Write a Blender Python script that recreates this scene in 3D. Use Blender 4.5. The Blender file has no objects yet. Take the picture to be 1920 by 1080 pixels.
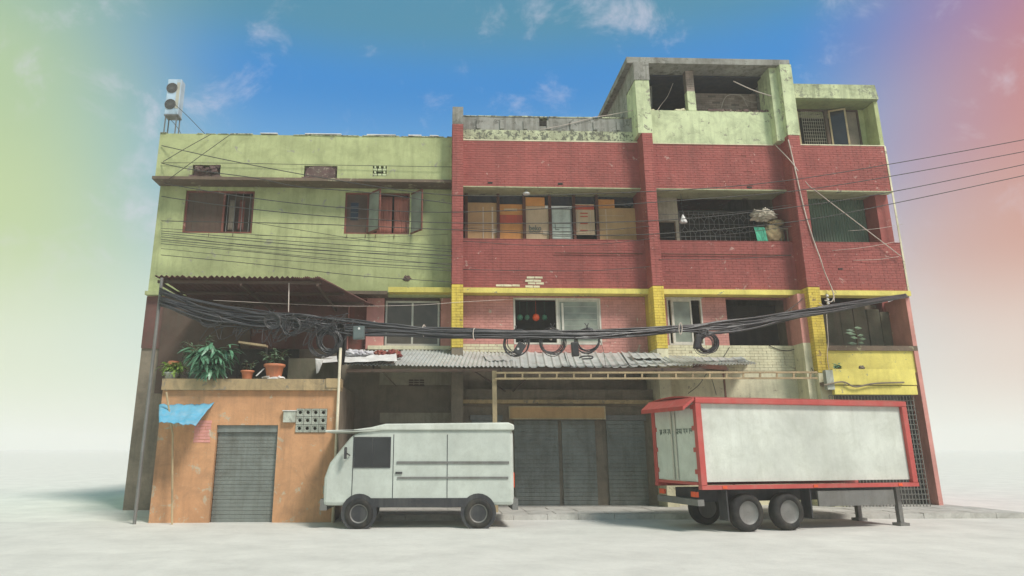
import bpy, math, random
from mathutils import Vector, Matrix, noise
random.seed(7)
R = math.radians
SC = bpy.context.scene
COL = SC.collection

# ---------------------------------------------------------------- camera
F, PCX, PCY = 1339.0, 870.0, 480.0          # focal length and principal point, in pixels of a 1920 px wide frame
CAM = Vector((0, -20, 1.6))
cd = bpy.data.cameras.new('camera'); cam = bpy.data.objects.new('camera', cd); COL.objects.link(cam)
cam.location = CAM; cam.rotation_euler = (R(90 + 15.05), 0, R(-2.0))
cd.sensor_width = 36; cd.lens = 36 * F / 1920; cd.shift_x = (960 - PCX) / 1920; cd.shift_y = (PCY - 540) / 1920
cd.clip_start = 0.1; cd.clip_end = 3000
SC.camera = cam
ROT = cam.rotation_euler.to_matrix()

# ---------------------------------------------------------------- light and exposure
SUN_EL, SUN_AZ = 50.0, 38.0                 # azimuth measured from straight behind the camera towards the right
sl = bpy.data.lights.new('sun', 'SUN'); sl.energy = 3.6; sl.angle = R(14); sl.color = (1, .95, .87)
so = bpy.data.objects.new('sun', sl); COL.objects.link(so)
so.rotation_euler = (R(90 - SUN_EL), 0, R(SUN_AZ))
so.location = (10, -20, 30)
SC.view_settings.view_transform = 'Standard'; SC.view_settings.look = 'None'
SC.view_settings.gamma = 1; SC.view_settings.use_curve_mapping = False; SC.view_settings.exposure = 0.0
SC.cycles.max_bounces = 6; SC.cycles.diffuse_bounces = 3; SC.cycles.glossy_bounces = 2; SC.cycles.transmission_bounces = 4
SC.cycles.caustics_reflective = False; SC.cycles.caustics_refractive = False
SC.cycles.volume_bounces = 6; SC.cycles.max_bounces = 8
SC.cycles.use_denoising = True

def lin(r, g, b):
    f = lambda c: (c / 12.92 if c <= .04045 else ((c + .055) / 1.055) ** 2.4)
    return (f(r / 255), f(g / 255), f(b / 255), 1)

def build_world():
    w = bpy.data.worlds.new('World'); SC.world = w; w.use_nodes = True
    nt = w.node_tree; nt.nodes.clear(); N = nt.nodes.new; L = nt.links.new
    def math_(op, a, b=None, clamp=False):
        n = N('ShaderNodeMath'); n.operation = op; n.use_clamp = clamp
        for i, v in enumerate((a, b)):
            if v is None: continue
            if isinstance(v, (int, float)): n.inputs[i].default_value = v
            else: L(v, n.inputs[i])
        return n.outputs[0]
    def ramp(x, stops):
        n = N('ShaderNodeValToRGB'); L(x, n.inputs[0]); e = n.color_ramp.elements
        n.color_ramp.interpolation = 'EASE'
        while len(e) < len(stops): e.new(.5)
        for k, (p, c) in zip(e, stops): k.position = p; k.color = c
        return n.outputs[0]
    def mix(f, a, b):
        n = N('ShaderNodeMix'); n.data_type = 'RGBA'
        if isinstance(f, (int, float)): n.inputs['Factor'].default_value = f
        else: L(f, n.inputs['Factor'])
        for s, v in (('A', a), ('B', b)):
            i = [q for q in n.inputs if q.name == s and q.type == 'RGBA'][0]
            if isinstance(v, tuple): i.default_value = v
            else: L(v, i)
        return [q for q in n.outputs if q.type == 'RGBA'][0]
    tc = N('ShaderNodeTexCoord'); sx = N('ShaderNodeSeparateXYZ'); L(tc.outputs['Generated'], sx.inputs[0])
    u, v = sx.outputs[0], sx.outputs[2]
    g = lambda *c: lin(*c)
    Lr = ramp(v, [(0, g(236, 241, 224)), (.1, g(226, 234, 204)), (.27, g(200, 218, 160)), (.42, g(186, 210, 162)), (.57, g(160, 194, 168))])
    Mr = ramp(v, [(0, g(232, 238, 228)), (.15, g(205, 224, 226)), (.36, g(110, 172, 222)), (.475, g(58, 142, 212)), (.55, g(80, 146, 176))])
    Rr = ramp(v, [(0, g(242, 234, 222)), (.1, g(232, 208, 192)), (.24, g(216, 158, 136)), (.38, g(212, 134, 118)), (.57, g(196, 116, 136))])
    wob = N('ShaderNodeTexNoise'); wob.inputs['Scale'].default_value = 2.2; L(tc.outputs['Generated'], wob.inputs['Vector'])
    uu = math_('ADD', u, math_('MULTIPLY', math_('SUBTRACT', wob.outputs[0], .5), .10))
    def sm(x, a, b):
        n = N('ShaderNodeMapRange'); n.interpolation_type = 'SMOOTHSTEP'; L(x, n.inputs[0])
        n.inputs[1].default_value = a; n.inputs[2].default_value = b
        return n.outputs[0]
    c = mix(sm(uu, -.54, -.20), Lr, Mr)
    c = mix(sm(uu, .42, .68), c, Rr)
    # thin torn clouds
    mp = N('ShaderNodeMapping'); mp.inputs['Scale'].default_value = (7.5, 7.5, 8.5); mp.inputs['Rotation'].default_value = (0, R(24), 0); mp.inputs['Location'].default_value = (3.1, .9, 1.15)
    L(tc.outputs['Generated'], mp.inputs[0])
    n1 = N('ShaderNodeTexNoise'); n1.inputs['Scale'].default_value = 1.4; n1.inputs['Detail'].default_value = 7; n1.inputs['Roughness'].default_value = .62; n1.inputs['Distortion'].default_value = .35
    L(mp.outputs[0], n1.inputs['Vector'])
    cl = math_('MULTIPLY', sm(n1.outputs[0], .52, .82), sm(v, .12, .34))
    c = mix(math_('MULTIPLY', cl, .7), c, g(226, 222, 236))
    sky = N('ShaderNodeTexSky'); sky.sky_type = 'NISHITA'; sky.sun_disc = False
    sky.sun_elevation = R(SUN_EL); sky.sun_rotation = R(180 - SUN_AZ)
    b1 = N('ShaderNodeBackground'); b1.inputs[1].default_value = .10; L(sky.outputs[0], b1.inputs[0])
    b2 = N('ShaderNodeBackground'); b2.inputs[1].default_value = 1.0; L(c, b2.inputs[0])
    ms = N('ShaderNodeMixShader'); ms.inputs[0].default_value = .90; L(b1.outputs[0], ms.inputs[1]); L(b2.outputs[0], ms.inputs[2])
    o = N('ShaderNodeOutputWorld'); L(ms.outputs[0], o.inputs[0])
build_world()

# ---------------------------------------------------------------- pixel to plane
def at(px, py, Y):
    d = ROT @ Vector(((px - PCX) / F, (PCY - py) / F, -1))
    t = (Y - CAM.y) / d.y
    return CAM + d * t
def X(px, py, Y=0): return at(px, py, Y).x
def Z(py, Y=0, px=1000): return at(px, py, Y).z
def RC(a, b, c, d, Y):                       # pixel rectangle on the plane Y -> x0, x1, z0, z1
    mx, my = (a + c) / 2, (b + d) / 2
    return X(a, my, Y), X(c, my, Y), Z(d, Y, mx), Z(b, Y, mx)

# ---------------------------------------------------------------- materials
MATS = {}
def mat(name, rgb, rough=.85, var=.18, dirt=.35, dirt_rgb=(.09, .08, .06), streak=.35, bump=.25, metal=0.0,
        chip=0.0, chip_rgb=(.5, .48, .4), isl=0.0, scale=1.0, fine=22.0, spec=.3, chip_scale=3.2):
    m = bpy.data.materials.new(name); m.use_nodes = True; nt = m.node_tree; N = nt.nodes.new; L = nt.links.new
    b = nt.nodes['Principled BSDF']
    b.inputs['Metallic'].default_value = metal
    b.inputs['Specular IOR Level'].default_value = spec
    geo = N('ShaderNodeNewGeometry')
    def nz(sc, det=5, ro=.6, vec=None, dist=0):
        n = N('ShaderNodeTexNoise'); n.inputs['Scale'].default_value = sc; n.inputs['Detail'].default_value = det
        n.inputs['Roughness'].default_value = ro; n.inputs['Distortion'].default_value = dist
        L(vec or geo.outputs['Position'], n.inputs['Vector']); return n.outputs[0]
    def mr(x, a, c, lo=0, hi=1):
        n = N('ShaderNodeMapRange'); n.inputs[1].default_value = a; n.inputs[2].default_value = c; n.inputs[3].default_value = lo; n.inputs[4].default_value = hi
        L(x, n.inputs[0]); return n.outputs[0]
    def mix(f, a, c, bt='MIX'):
        n = N('ShaderNodeMix'); n.data_type = 'RGBA'; n.blend_type = bt
        if isinstance(f, (int, float)): n.inputs['Factor'].default_value = f
        else: L(f, n.inputs['Factor'])
        for s, v in (('A', a), ('B', c)):
            i = [q for q in n.inputs if q.name == s and q.type == 'RGBA'][0]
            if isinstance(v, tuple): i.default_value = (*v[:3], 1)
            else: L(v, i)
        return [q for q in n.outputs if q.type == 'RGBA'][0]
    c1 = tuple(min(1, x * (1 + var)) for x in rgb); c0 = tuple(x * (1 - var) for x in rgb)
    col = mix(mr(nz(.9 * scale, 6, .65), .32, .68), c0, c1)
    if isl:
        col = mix(mr(geo.outputs['Random Per Island'], 0, 1, 0, isl), col, tuple(x * .55 for x in rgb))
    f = nz(fine * scale, 4, .7)
    col = mix(mr(f, .5, .75, 0, .22), col, tuple(x * .6 for x in rgb))
    if chip:
        ch = mr(nz(chip_scale * scale, 8, .72, dist=.4), .635 - chip * .2, .65 - chip * .2)
        col = mix(ch, col, chip_rgb)
    if dirt:
        d = mr(nz(1.7 * scale, 9, .75, dist=.6), .47, .66, 0, dirt)
        col = mix(d, col, dirt_rgb)
    if streak:
        mp = N('ShaderNodeMapping'); mp.inputs['Scale'].default_value = (5, 5, .45); L(geo.outputs['Position'], mp.inputs[0])
        col = mix(mr(nz(1.0, 6, .7, vec=mp.outputs[0]), .48, .68, 0, streak), col, dirt_rgb)
    L(col, b.inputs['Base Color'])
    rr = mr(nz(6 * scale, 4), .3, .7, max(.05, rough - .12), min(1, rough + .1)); L(rr, b.inputs['Roughness'])
    if bump:
        bp = N('ShaderNodeBump'); bp.inputs['Strength'].default_value = bump; bp.inputs['Distance'].default_value = .02
        L(f, bp.inputs['Height']); L(bp.outputs[0], b.inputs['Normal'])
    MATS[name] = m; return m

M = dict(
    green = mat('green_wall_paint', (.43, .475, .235), chip=.10, chip_rgb=(.33, .33, .25), dirt=.30, streak=.30, dirt_rgb=(.13, .14, .07)),
    greenlight = mat('pale_green_paint', (.58, .645, .395), chip=.2, chip_rgb=(.30, .30, .22), dirt=.42, streak=.34, dirt_rgb=(.12, .14, .08)),
    mould = mat('flaking_green_plaster', (.52, .55, .36), chip=.62, chip_rgb=(.15, .16, .12), dirt=.5, streak=.5, chip_scale=9, var=.25),
    plaster = mat('weathered_grey_plaster', (.30, .30, .27), chip=.35, chip_rgb=(.17, .17, .15), dirt=.5, streak=.6, var=.3),
    red = mat('brick_red_paint', (.36, .105, .092), isl=.12, dirt=.26, streak=.36, chip=.05, chip_rgb=(.50, .30, .26), dirt_rgb=(.13, .05, .045), var=.15),
    redm = mat('red_painted_joint', (.30, .084, .073), dirt=.4, streak=.3),
    pink = mat('faded_pink_brick_paint', (.64, .30, .26), isl=.14, dirt=.16, streak=.18, chip=.08, chip_rgb=(.62, .55, .42), dirt_rgb=(.18, .08, .06)),
    pinkm = mat('pink_painted_joint', (.50, .22, .19), dirt=.3),
    cream = mat('cream_painted_brick', (.74, .70, .49), isl=.18, dirt=.2, streak=.25, chip=.08, chip_rgb=(.38, .32, .22), dirt_rgb=(.22, .19, .11)),
    creamm = mat('cream_painted_joint', (.46, .42, .28), dirt=.3),
    creamp = mat('cream_plaster', (.72, .68, .48), dirt=.25, streak=.3, chip=.12, chip_rgb=(.4, .36, .26), dirt_rgb=(.24, .21, .13)),
    yellow = mat('yellow_painted_brick', (.74, .57, .10), isl=.18, dirt=.30, streak=.35, chip=.08, chip_rgb=(.35, .25, .12), dirt_rgb=(.2, .13, .04)),
    yellowm = mat('yellow_painted_joint', (.50, .37, .06), dirt=.3),
    yellowp = mat('yellow_plaster', (.74, .64, .17), dirt=.18, streak=.2, chip=.1, chip_rgb=(.35, .33, .2), dirt_rgb=(.25, .2, .06)),
    orange = mat('faded_orange_plaster', (.56, .30, .155), dirt=.35, streak=.35, chip=.2, chip_rgb=(.50, .40, .28), dirt_rgb=(.2, .13, .08)),
    ledge = mat('stained_ochre_ledge', (.42, .31, .17), dirt=.55, streak=.4, chip=.25, chip_rgb=(.26, .22, .16)),
    soffit = mat('olive_soffit_plaster', (.42, .44, .27), dirt=.3, streak=.2, chip=.15, chip_rgb=(.2, .2, .16)),
    brownedge = mat('brown_stained_edge', (.17, .125, .09), dirt=.5, chip=.25, chip_rgb=(.32, .3, .2)),
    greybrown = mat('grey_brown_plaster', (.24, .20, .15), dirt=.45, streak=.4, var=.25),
    beige = mat('beige_plaster', (.40, .36, .27), dirt=.4, streak=.4, var=.2),
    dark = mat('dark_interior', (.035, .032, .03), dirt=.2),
    navy = mat('blue_black_board_and_shade', (.035, .04, .06), dirt=.3, rough=.7),  # head boards, and shade painted inside the roof room
    wood = mat('red_brown_painted_wood', (.20, .065, .05), dirt=.4, streak=.5, chip=.15, chip_rgb=(.36, .2, .16), rough=.7, var=.3),
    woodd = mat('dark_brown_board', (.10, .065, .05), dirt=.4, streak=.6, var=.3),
    woodl = mat('weathered_tan_timber', (.47, .37, .22), dirt=.45, streak=.3, var=.25),
    curtain = mat('pinkish_curtain_cloth', (.50, .20, .15), dirt=.2, streak=.6, dirt_rgb=(.22, .08, .06), var=.2),
    alu = mat('dull_aluminium', (.52, .50, .42), metal=.3, rough=.5, dirt=.25, bump=.05, streak=.1),
    whitef = mat('off_white_painted_frame', (.66, .63, .55), dirt=.3, streak=.2, rough=.6),
    steel = mat('grey_painted_steel', (.20, .20, .19), metal=.3, rough=.55, dirt=.3),
    rust = mat('rusted_iron', (.12, .05, .035), metal=.2, rough=.85, dirt=.4, var=.4),
    card = mat('brown_cardboard', (.50, .32, .155), dirt=.22, streak=.25, var=.12, bump=.08, dirt_rgb=(.25, .16, .09)),
    cardo = mat('orange_cardboard', (.60, .27, .085), dirt=.22, streak=.25, var=.12, bump=.08, dirt_rgb=(.3, .16, .07)),
    cardp = mat('pale_cardboard', (.56, .42, .27), dirt=.22, streak=.25, var=.12, bump=.08, dirt_rgb=(.3, .21, .13)),
    redprint = mat('faded_red_print', (.50, .085, .05), dirt=.15, bump=.05),
    inkgrey = mat('grey_green_print', (.12, .15, .13), dirt=.1, bump=0),
    paleboard = mat('pale_green_grey_door_panel', (.52, .58, .50), dirt=.25, streak=.25, rough=.6),
    tape = mat('pale_packing_tape', (.60, .49, .35), dirt=.1, rough=.4, bump=0),
    cable = mat('black_cable_sheath', (.030, .030, .033), rough=.42, dirt=.3, dirt_rgb=(.12, .11, .1), var=.3, bump=0, streak=0, spec=.6),
    wire = mat('grey_wire', (.05, .05, .047), rough=.6, dirt=.2, bump=0, streak=0, spec=.4),
    wirew = mat('dirty_white_cable', (.58, .50, .44), rough=.6, dirt=.3, bump=0, streak=0),
    blackbox = mat('black_plastic', (.035, .036, .04), rough=.5, dirt=.3, bump=.05, dirt_rgb=(.12, .12, .11)),
    greybox = mat('grey_green_steel_box', (.13, .17, .17), rough=.5, dirt=.35, bump=.05),
    white = mat('dull_white_plastic', (.74, .74, .72), rough=.6, dirt=.25, dirt_rgb=(.3, .28, .24)),
    tin = mat('galvanised_tin', (.55, .58, .56), metal=.25, rough=.5, dirt=.40, dirt_rgb=(.26, .2, .15), var=.18, bump=.1, streak=.15),
    tinred = mat('rusted_red_tin', (.15, .07, .062), rough=.8, dirt=.5, var=.3, streak=.2, bump=.2),
    tingreen = mat('green_corrugated_tin', (.095, .15, .105), rough=.6, dirt=.4, streak=.5, dirt_rgb=(.12, .14, .11), var=.3),
    terra = mat('terracotta_plastic', (.55, .20, .10), rough=.6, dirt=.2, bump=.05),
    soil = mat('soil', (.06, .04, .03)),
    leafd = mat('dark_green_leaf', (.10, .24, .14), rough=.4, dirt=.1, bump=0, var=.5, streak=0, spec=.6, scale=6),
    leafm = mat('grey_green_leaf', (.14, .22, .13), rough=.45, dirt=.1, bump=0, var=.5, streak=0, spec=.6, scale=6),
    leafl = mat('yellow_green_leaf', (.24, .36, .07), rough=.5, dirt=.1, bump=0, var=.4, streak=0, scale=6),
    stem = mat('brown_stem', (.12, .09, .05)),
    clothw = mat('crumpled_white_cloth', (.68, .68, .70), dirt=.35, dirt_rgb=(.25, .24, .33), scale=5, var=.15),
    clothr = mat('dark_red_cloth', (.22, .035, .04), dirt=.4, dirt_rgb=(.5, .36, .2), scale=5, var=.4),
    clothg = mat('sea_green_cloth', (.09, .42, .27), dirt=.2, scale=4, streak=.6, dirt_rgb=(.04, .2, .13), var=.3),
    sack = mat('pale_woven_sack', (.56, .50, .40), dirt=.5, scale=4, dirt_rgb=(.14, .1, .08), var=.25),
    sackb = mat('brown_green_bundle', (.42, .30, .17), dirt=.6, scale=4, dirt_rgb=(.08, .14, .06), var=.3),
    blue = mat('blue_tarpaulin', (.12, .42, .62), rough=.5, dirt=.25, streak=.3, dirt_rgb=(.4, .5, .55), bump=.15),
    truckred = mat('faded_red_vehicle_paint', (.46, .075, .065), rough=.45, dirt=.3, streak=.2, dirt_rgb=(.4, .22, .18), bump=.04, spec=.5),
    truckwhite = mat('grey_white_truck_panel', (.58, .61, .55), rough=.5, dirt=.35, streak=.25, dirt_rgb=(.36, .38, .31), bump=.05, spec=.4),
    vanbody = mat('pale_grey_van_paint', (.50, .54, .49), rough=.4, dirt=.3, streak=.15, dirt_rgb=(.32, .34, .29), bump=.03, spec=.5),
    rubber = mat('tyre_rubber', (.02, .02, .02), rough=.8),
    block = mat('cast_concrete_block', (.46, .49, .42), dirt=.4, chip=.2, chip_rgb=(.3, .3, .26), scale=2),
    bare = mat('bare_grey_brick', (.46, .37, .31), isl=.8, dirt=.5, var=.3, streak=.3),
    barem = mat('bare_mortar', (.2, .17, .15), dirt=.4),
    concrete = mat('pale_worn_concrete', (.70, .695, .64), dirt=.20, streak=0, dirt_rgb=(.4, .39, .35), var=.08, bump=.3, fine=9),
    roadm = mat('dusty_pale_road', (.64, .635, .59), dirt=.2, streak=0, dirt_rgb=(.38, .37, .34), var=.09, bump=.35, fine=14),
    kerbm = mat('kerb_stone', (.50, .49, .45), dirt=.4, streak=0),
    shutter = mat('grey_roller_shutter', (.22, .24, .22), metal=.3, rough=.55, dirt=.4, streak=.4),
    orangelamp = mat('orange_red_plastic', (.75, .10, .03), rough=.5, dirt=.1),
    greenplastic = mat('dark_green_plastic', (.03, .13, .08), rough=.5, dirt=.2),
    rubble = mat('broken_masonry', (.13, .08, .075), dirt=.6, var=.4, chip=.3, chip_rgb=(.3, .26, .2), scale=3),
    blockpipe = mat('pale_pipe', (.62, .57, .43), rough=.5, dirt=.4, streak=.3),
    maroon = mat('awning_shade_maroon', (.15, .07, .062), dirt=.5, streak=.4, var=.3),  # darkened wall colour, paints in the shade below the awning
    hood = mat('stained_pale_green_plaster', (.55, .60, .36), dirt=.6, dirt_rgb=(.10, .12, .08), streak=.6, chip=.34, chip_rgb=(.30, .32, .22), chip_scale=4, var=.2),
    mossboard = mat('mossy_brown_board', (.13, .125, .085), dirt=.5, streak=.6, var=.35, dirt_rgb=(.2, .15, .12)),
    leafpot = mat('dark_mossy_pot', (.08, .09, .06), dirt=.4),
    paleblue = mat('pale_blue_grey_case', (.42, .55, .66), rough=.5, dirt=.3),
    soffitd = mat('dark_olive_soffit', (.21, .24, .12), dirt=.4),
    meshgrey = mat('grey_steel_mesh', (.20, .20, .18), rough=.6, dirt=.4),
)
def glass(name, rgb, rough=.12):
    m = bpy.data.materials.new(name); m.use_nodes = True; nt = m.node_tree; b = nt.nodes['Principled BSDF']
    g = nt.nodes.new('ShaderNodeNewGeometry'); n = nt.nodes.new('ShaderNodeTexNoise'); n.inputs['Scale'].default_value = 2.5; n.inputs['Detail'].default_value = 5
    nt.links.new(g.outputs['Position'], n.inputs['Vector'])
    r = nt.nodes.new('ShaderNodeValToRGB'); nt.links.new(n.outputs[0], r.inputs[0])
    r.color_ramp.elements[0].position = .35; r.color_ramp.elements[0].color = (*[c * .75 for c in rgb], 1)
    r.color_ramp.elements[1].position = .68; r.color_ramp.elements[1].color = (*[min(1, c * 1.25) for c in rgb], 1)
    nt.links.new(r.outputs[0], b.inputs['Base Color']); b.inputs['Roughness'].default_value = rough
    b.inputs['Specular IOR Level'].default_value = .5
    return m
M['glassd'] = glass('dusty_brown_glass', (.075, .062, .045), .25)
M['glassg'] = glass('dusty_grey_green_glass', (.24, .27, .22), .3)
M['glassb'] = glass('dark_glass', (.02, .022, .025), .1)

# ---------------------------------------------------------------- mesh helpers
ORG = {}
def org(o): return ORG.get(o.name, Vector((0, 0, 0))) if o else Vector((0, 0, 0))
class MB:
    def __init__(s): s.v = []; s.f = []; s.m = []
    def add(s, vs, fs, mi=0):
        n = len(s.v); s.v += [Vector(q) for q in vs]; s.f += [tuple(i + n for i in q) for q in fs]; s.m += [mi] * len(fs); return s
    def box(s, x0, x1, y0, y1, z0, z1, mi=0, jit=0, faces=None):
        if x0 > x1: x0, x1 = x1, x0
        if y0 > y1: y0, y1 = y1, y0
        if z0 > z1: z0, z1 = z1, z0
        v = [(x0, y0, z0), (x1, y0, z0), (x1, y1, z0), (x0, y1, z0), (x0, y0, z1), (x1, y0, z1), (x1, y1, z1), (x0, y1, z1)]
        if jit: v = [(a + random.uniform(-jit, jit), b + random.uniform(-jit, jit), c + random.uniform(-jit, jit)) for a, b, c in v]
        f = [(0, 3, 2, 1), (4, 5, 6, 7), (0, 1, 5, 4), (2, 3, 7, 6), (1, 2, 6, 5), (3, 0, 4, 7)]
        if faces: f = [f[i] for i in faces]
        return s.add(v, f, mi)
    def hexa(s, pts, mi=0):                   # eight free corners in box order
        return s.add(pts, [(0, 3, 2, 1), (4, 5, 6, 7), (0, 1, 5, 4), (2, 3, 7, 6), (1, 2, 6, 5), (3, 0, 4, 7)], mi)
    def bar(s, a, b, w, d=None, mi=0, up=(0, 0, 1)):
        a, b = Vector(a), Vector(b); d = d or w; t = (b - a).normalized(); u = Vector(up)
        if abs(t.dot(u)) > .95: u = Vector((0, 1, 0))
        p = t.cross(u).normalized(); q = p.cross(t).normalized(); v = []
        for c in (a, b):
            for i, j in ((-1, -1), (1, -1), (1, 1), (-1, 1)): v.append(c + p * (i * w / 2) + q * (j * d / 2))
        return s.add(v, [(0, 3, 2, 1), (4, 5, 6, 7), (0, 1, 5, 4), (1, 2, 6, 5), (2, 3, 7, 6), (3, 0, 4, 7)], mi)
    def tube(s, pts, r, n=6, mi=0, closed=False, cap=True):
        pts = [Vector(p) for p in pts]; k = len(pts); rings = []; pu = None
        for i, p in enumerate(pts):
            a = pts[(i - 1) % k] if (closed or i > 0) else p; b = pts[(i + 1) % k] if (closed or i < k - 1) else p
            t = (b - a).normalized() if (b - a).length > 1e-9 else Vector((1, 0, 0))
            u = Vector((0, 0, 1)) if abs(t.z) < .9 else Vector((0, 1, 0))
            if pu is not None:
                u = pu - t * pu.dot(t)
                u = u.normalized() if u.length > 1e-3 else Vector((0, 1, 0))
            e1 = (u - t * u.dot(t)).normalized(); e2 = t.cross(e1); pu = e1
            rr = r[i] if isinstance(r, (list, tuple)) else r
            rings.append([p + (e1 * math.cos(2 * math.pi * j / n) + e2 * math.sin(2 * math.pi * j / n)) * rr for j in range(n)])
        v = [q for ring in rings for q in ring]; f = []
        for i in range(k if closed else k - 1):
            i2 = (i + 1) % k
            for j in range(n):
                j2 = (j + 1) % n; f.append((i * n + j, i * n + j2, i2 * n + j2, i2 * n + j))
        if cap and not closed: f += [tuple(range(n))[::-1], tuple((k - 1) * n + j for j in range(n))]
        return s.add(v, f, mi)
    def lathe(s, c, prof, n=20, mi=0):
        c = Vector(c); v = []; f = []
        for r, z in prof: v += [c + Vector((r * math.cos(2 * math.pi * j / n), r * math.sin(2 * math.pi * j / n), z)) for j in range(n)]
        for i in range(len(prof) - 1):
            for j in range(n):
                j2 = (j + 1) % n; f.append((i * n + j, i * n + j2, (i + 1) * n + j2, (i + 1) * n + j))
        f += [tuple(range(n))[::-1], tuple((len(prof) - 1) * n + j for j in range(n))]
        return s.add(v, f, mi)
    def frame(s, x0, x1, z0, z1, y, t, d, mi=0):
        s.box(x0, x0 + t, y, y + d, z0, z1, mi); s.box(x1 - t, x1, y, y + d, z0, z1, mi)
        s.box(x0 + t, x1 - t, y, y + d, z0, z0 + t, mi); s.box(x0 + t, x1 - t, y, y + d, z1 - t, z1, mi); return s
    def tr(s, Mx): s.v = [Mx @ v for v in s.v]; return s
    def build(s, name, mats, parent=None, label=None, cat=None, group=None, kind=None, smooth=False, bevel=0):
        o0 = org(parent); me = bpy.data.meshes.new(name)
        me.from_pydata([tuple(v - o0) for v in s.v], [], s.f)
        mats = mats if isinstance(mats, (list, tuple)) else [mats]
        for q in mats: me.materials.append(M[q] if isinstance(q, str) else q)
        if len(mats) > 1: me.polygons.foreach_set('material_index', s.m)
        if smooth: me.polygons.foreach_set('use_smooth', [True] * len(me.polygons))
        me.update()
        o = bpy.data.objects.new(name, me); COL.objects.link(o)
        if parent: o.parent = parent; ORG[o.name] = o0.copy()
        tag(o, label, cat, group, kind)
        if bevel:
            b = o.modifiers.new('bevel', 'BEVEL'); b.width = bevel; b.segments = 2; b.limit_method = 'ANGLE'
        return o
def tag(o, label=None, cat=None, group=None, kind=None):
    for k, v in (('label', label), ('category', cat), ('group', group), ('kind', kind)):
        if v: o[k] = v
    return o
def thing(name, loc, label, cat, group=None):
    e = bpy.data.objects.new(name, None); COL.objects.link(e); e.location = loc; e.empty_display_size = .3
    ORG[e.name] = Vector(loc); return tag(e, label, cat, group)

def subtract(iv, holes):
    out = [iv]
    for a, b in holes:
        nx = []
        for p, q in out:
            if b <= p or a >= q: nx.append((p, q)); continue
            if a > p: nx.append((p, a))
            if b < q: nx.append((b, q))
        out = nx
    return [(p, q) for p, q in out if q - p > .03]
def wall(mb, x0, x1, z0, z1, y0, y1, holes=(), mi=0):
    xs = sorted({x0, x1, *[min(max(h[i], x0), x1) for h in holes for i in (0, 1)]})
    zs = sorted({z0, z1, *[min(max(h[i], z0), z1) for h in holes for i in (2, 3)]})
    def solid(i, j):
        if i < 0 or j < 0 or i >= len(xs) - 1 or j >= len(zs) - 1: return False
        cx, cz = (xs[i] + xs[i + 1]) / 2, (zs[j] + zs[j + 1]) / 2
        return not any(h[0] < cx < h[1] and h[2] < cz < h[3] for h in holes)
    for i in range(len(xs) - 1):
        for j in range(len(zs) - 1):
            if not solid(i, j): continue
            fc = [2, 3]
            if not solid(i, j - 1): fc.append(0)
            if not solid(i, j + 1): fc.append(1)
            if not solid(i + 1, j): fc.append(4)
            if not solid(i - 1, j): fc.append(5)
            mb.box(xs[i], xs[i + 1], y0, y1, zs[j], zs[j + 1], mi, faces=fc)
    return mb
CH, CL, JT = .076, .25, .009                  # brick course height, brick length, joint
def courses(x0, x1, z0, z1, yf, holes=(), proud=.007, drop=.004):
    """list of brick boxes laid in running bond over a wall face at yf (facing -Y)"""
    out = []; n = max(1, round((z1 - z0) / CH)); h = (z1 - z0) / n
    for k in range(n):
        a, b = z0 + k * h, z0 + (k + 1) * h; mid = (a + b) / 2
        hs = [(q[0], q[1]) for q in holes if q[2] < mid < q[3]]
        for p, q in subtract((x0, x1), hs):
            x = p - (CL / 2 if k % 2 else 0)
            while x < q - .01:
                s, e = max(x, p), min(x + CL, q)
                if e - s > .05 and random.random() > drop:
                    out.append((s + JT / 2, e - JT / 2, yf - proud - random.uniform(0, .005), yf + .004, a + JT / 2, b - JT / 2))
                x += CL
    return out
def brick_mesh(bricks):
    mb = MB()
    for b in bricks: mb.box(*b, jit=.0012, faces=[0, 1, 2, 4, 5])
    return mb
def brick_face(parent, bricks, material, name='brick_courses'):
    o = brick_mesh(bricks).build(name, material, parent, kind='stuff'); return o
def cr(pts, n=8):                             # Catmull-Rom through points
    P = [Vector(p) for p in pts]; P = [P[0] * 2 - P[1]] + P + [P[-1] * 2 - P[-2]]; out = []
    for i in range(1, len(P) - 2):
        for k in range(n):
            t = k / n; a, b, c, d = P[i - 1:i + 3]
            out.append(.5 * ((2 * b) + (c - a) * t + (2 * a - 5 * b + 4 * c - d) * t * t + (3 * b - a - 3 * c + d) * t ** 3))
    out.append(P[-2]); return out
def crumple(c, size, seed=0, amp=.35, sub=14, flat=True, fold=3.0):
    mb = MB(); v = []; f = []; n = sub * 2; c = Vector(c)
    for i in range(sub + 1):
        th = math.pi * i / sub
        for j in range(n):
            ph = 2 * math.pi * j / n; d = Vector((math.sin(th) * math.cos(ph), math.sin(th) * math.sin(ph), math.cos(th)))
            r = 1 + amp * noise.noise(d * fold + Vector((seed * 7.3, seed, 0))) + amp * .6 * noise.noise(d * fold * 2.7 + Vector((seed, 3, seed)))
            q = Vector((d.x * size[0], d.y * size[1], d.z * size[2])) * r
            if flat and q.z < -size[2] * .62: q.z = -size[2] * .62
            v.append(c + q)
    for i in range(sub):
        for j in range(n):
            j2 = (j + 1) % n; f.append((i * n + j, (i + 1) * n + j, (i + 1) * n + j2, i * n + j2))
    return mb.add(v, f)
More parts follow.
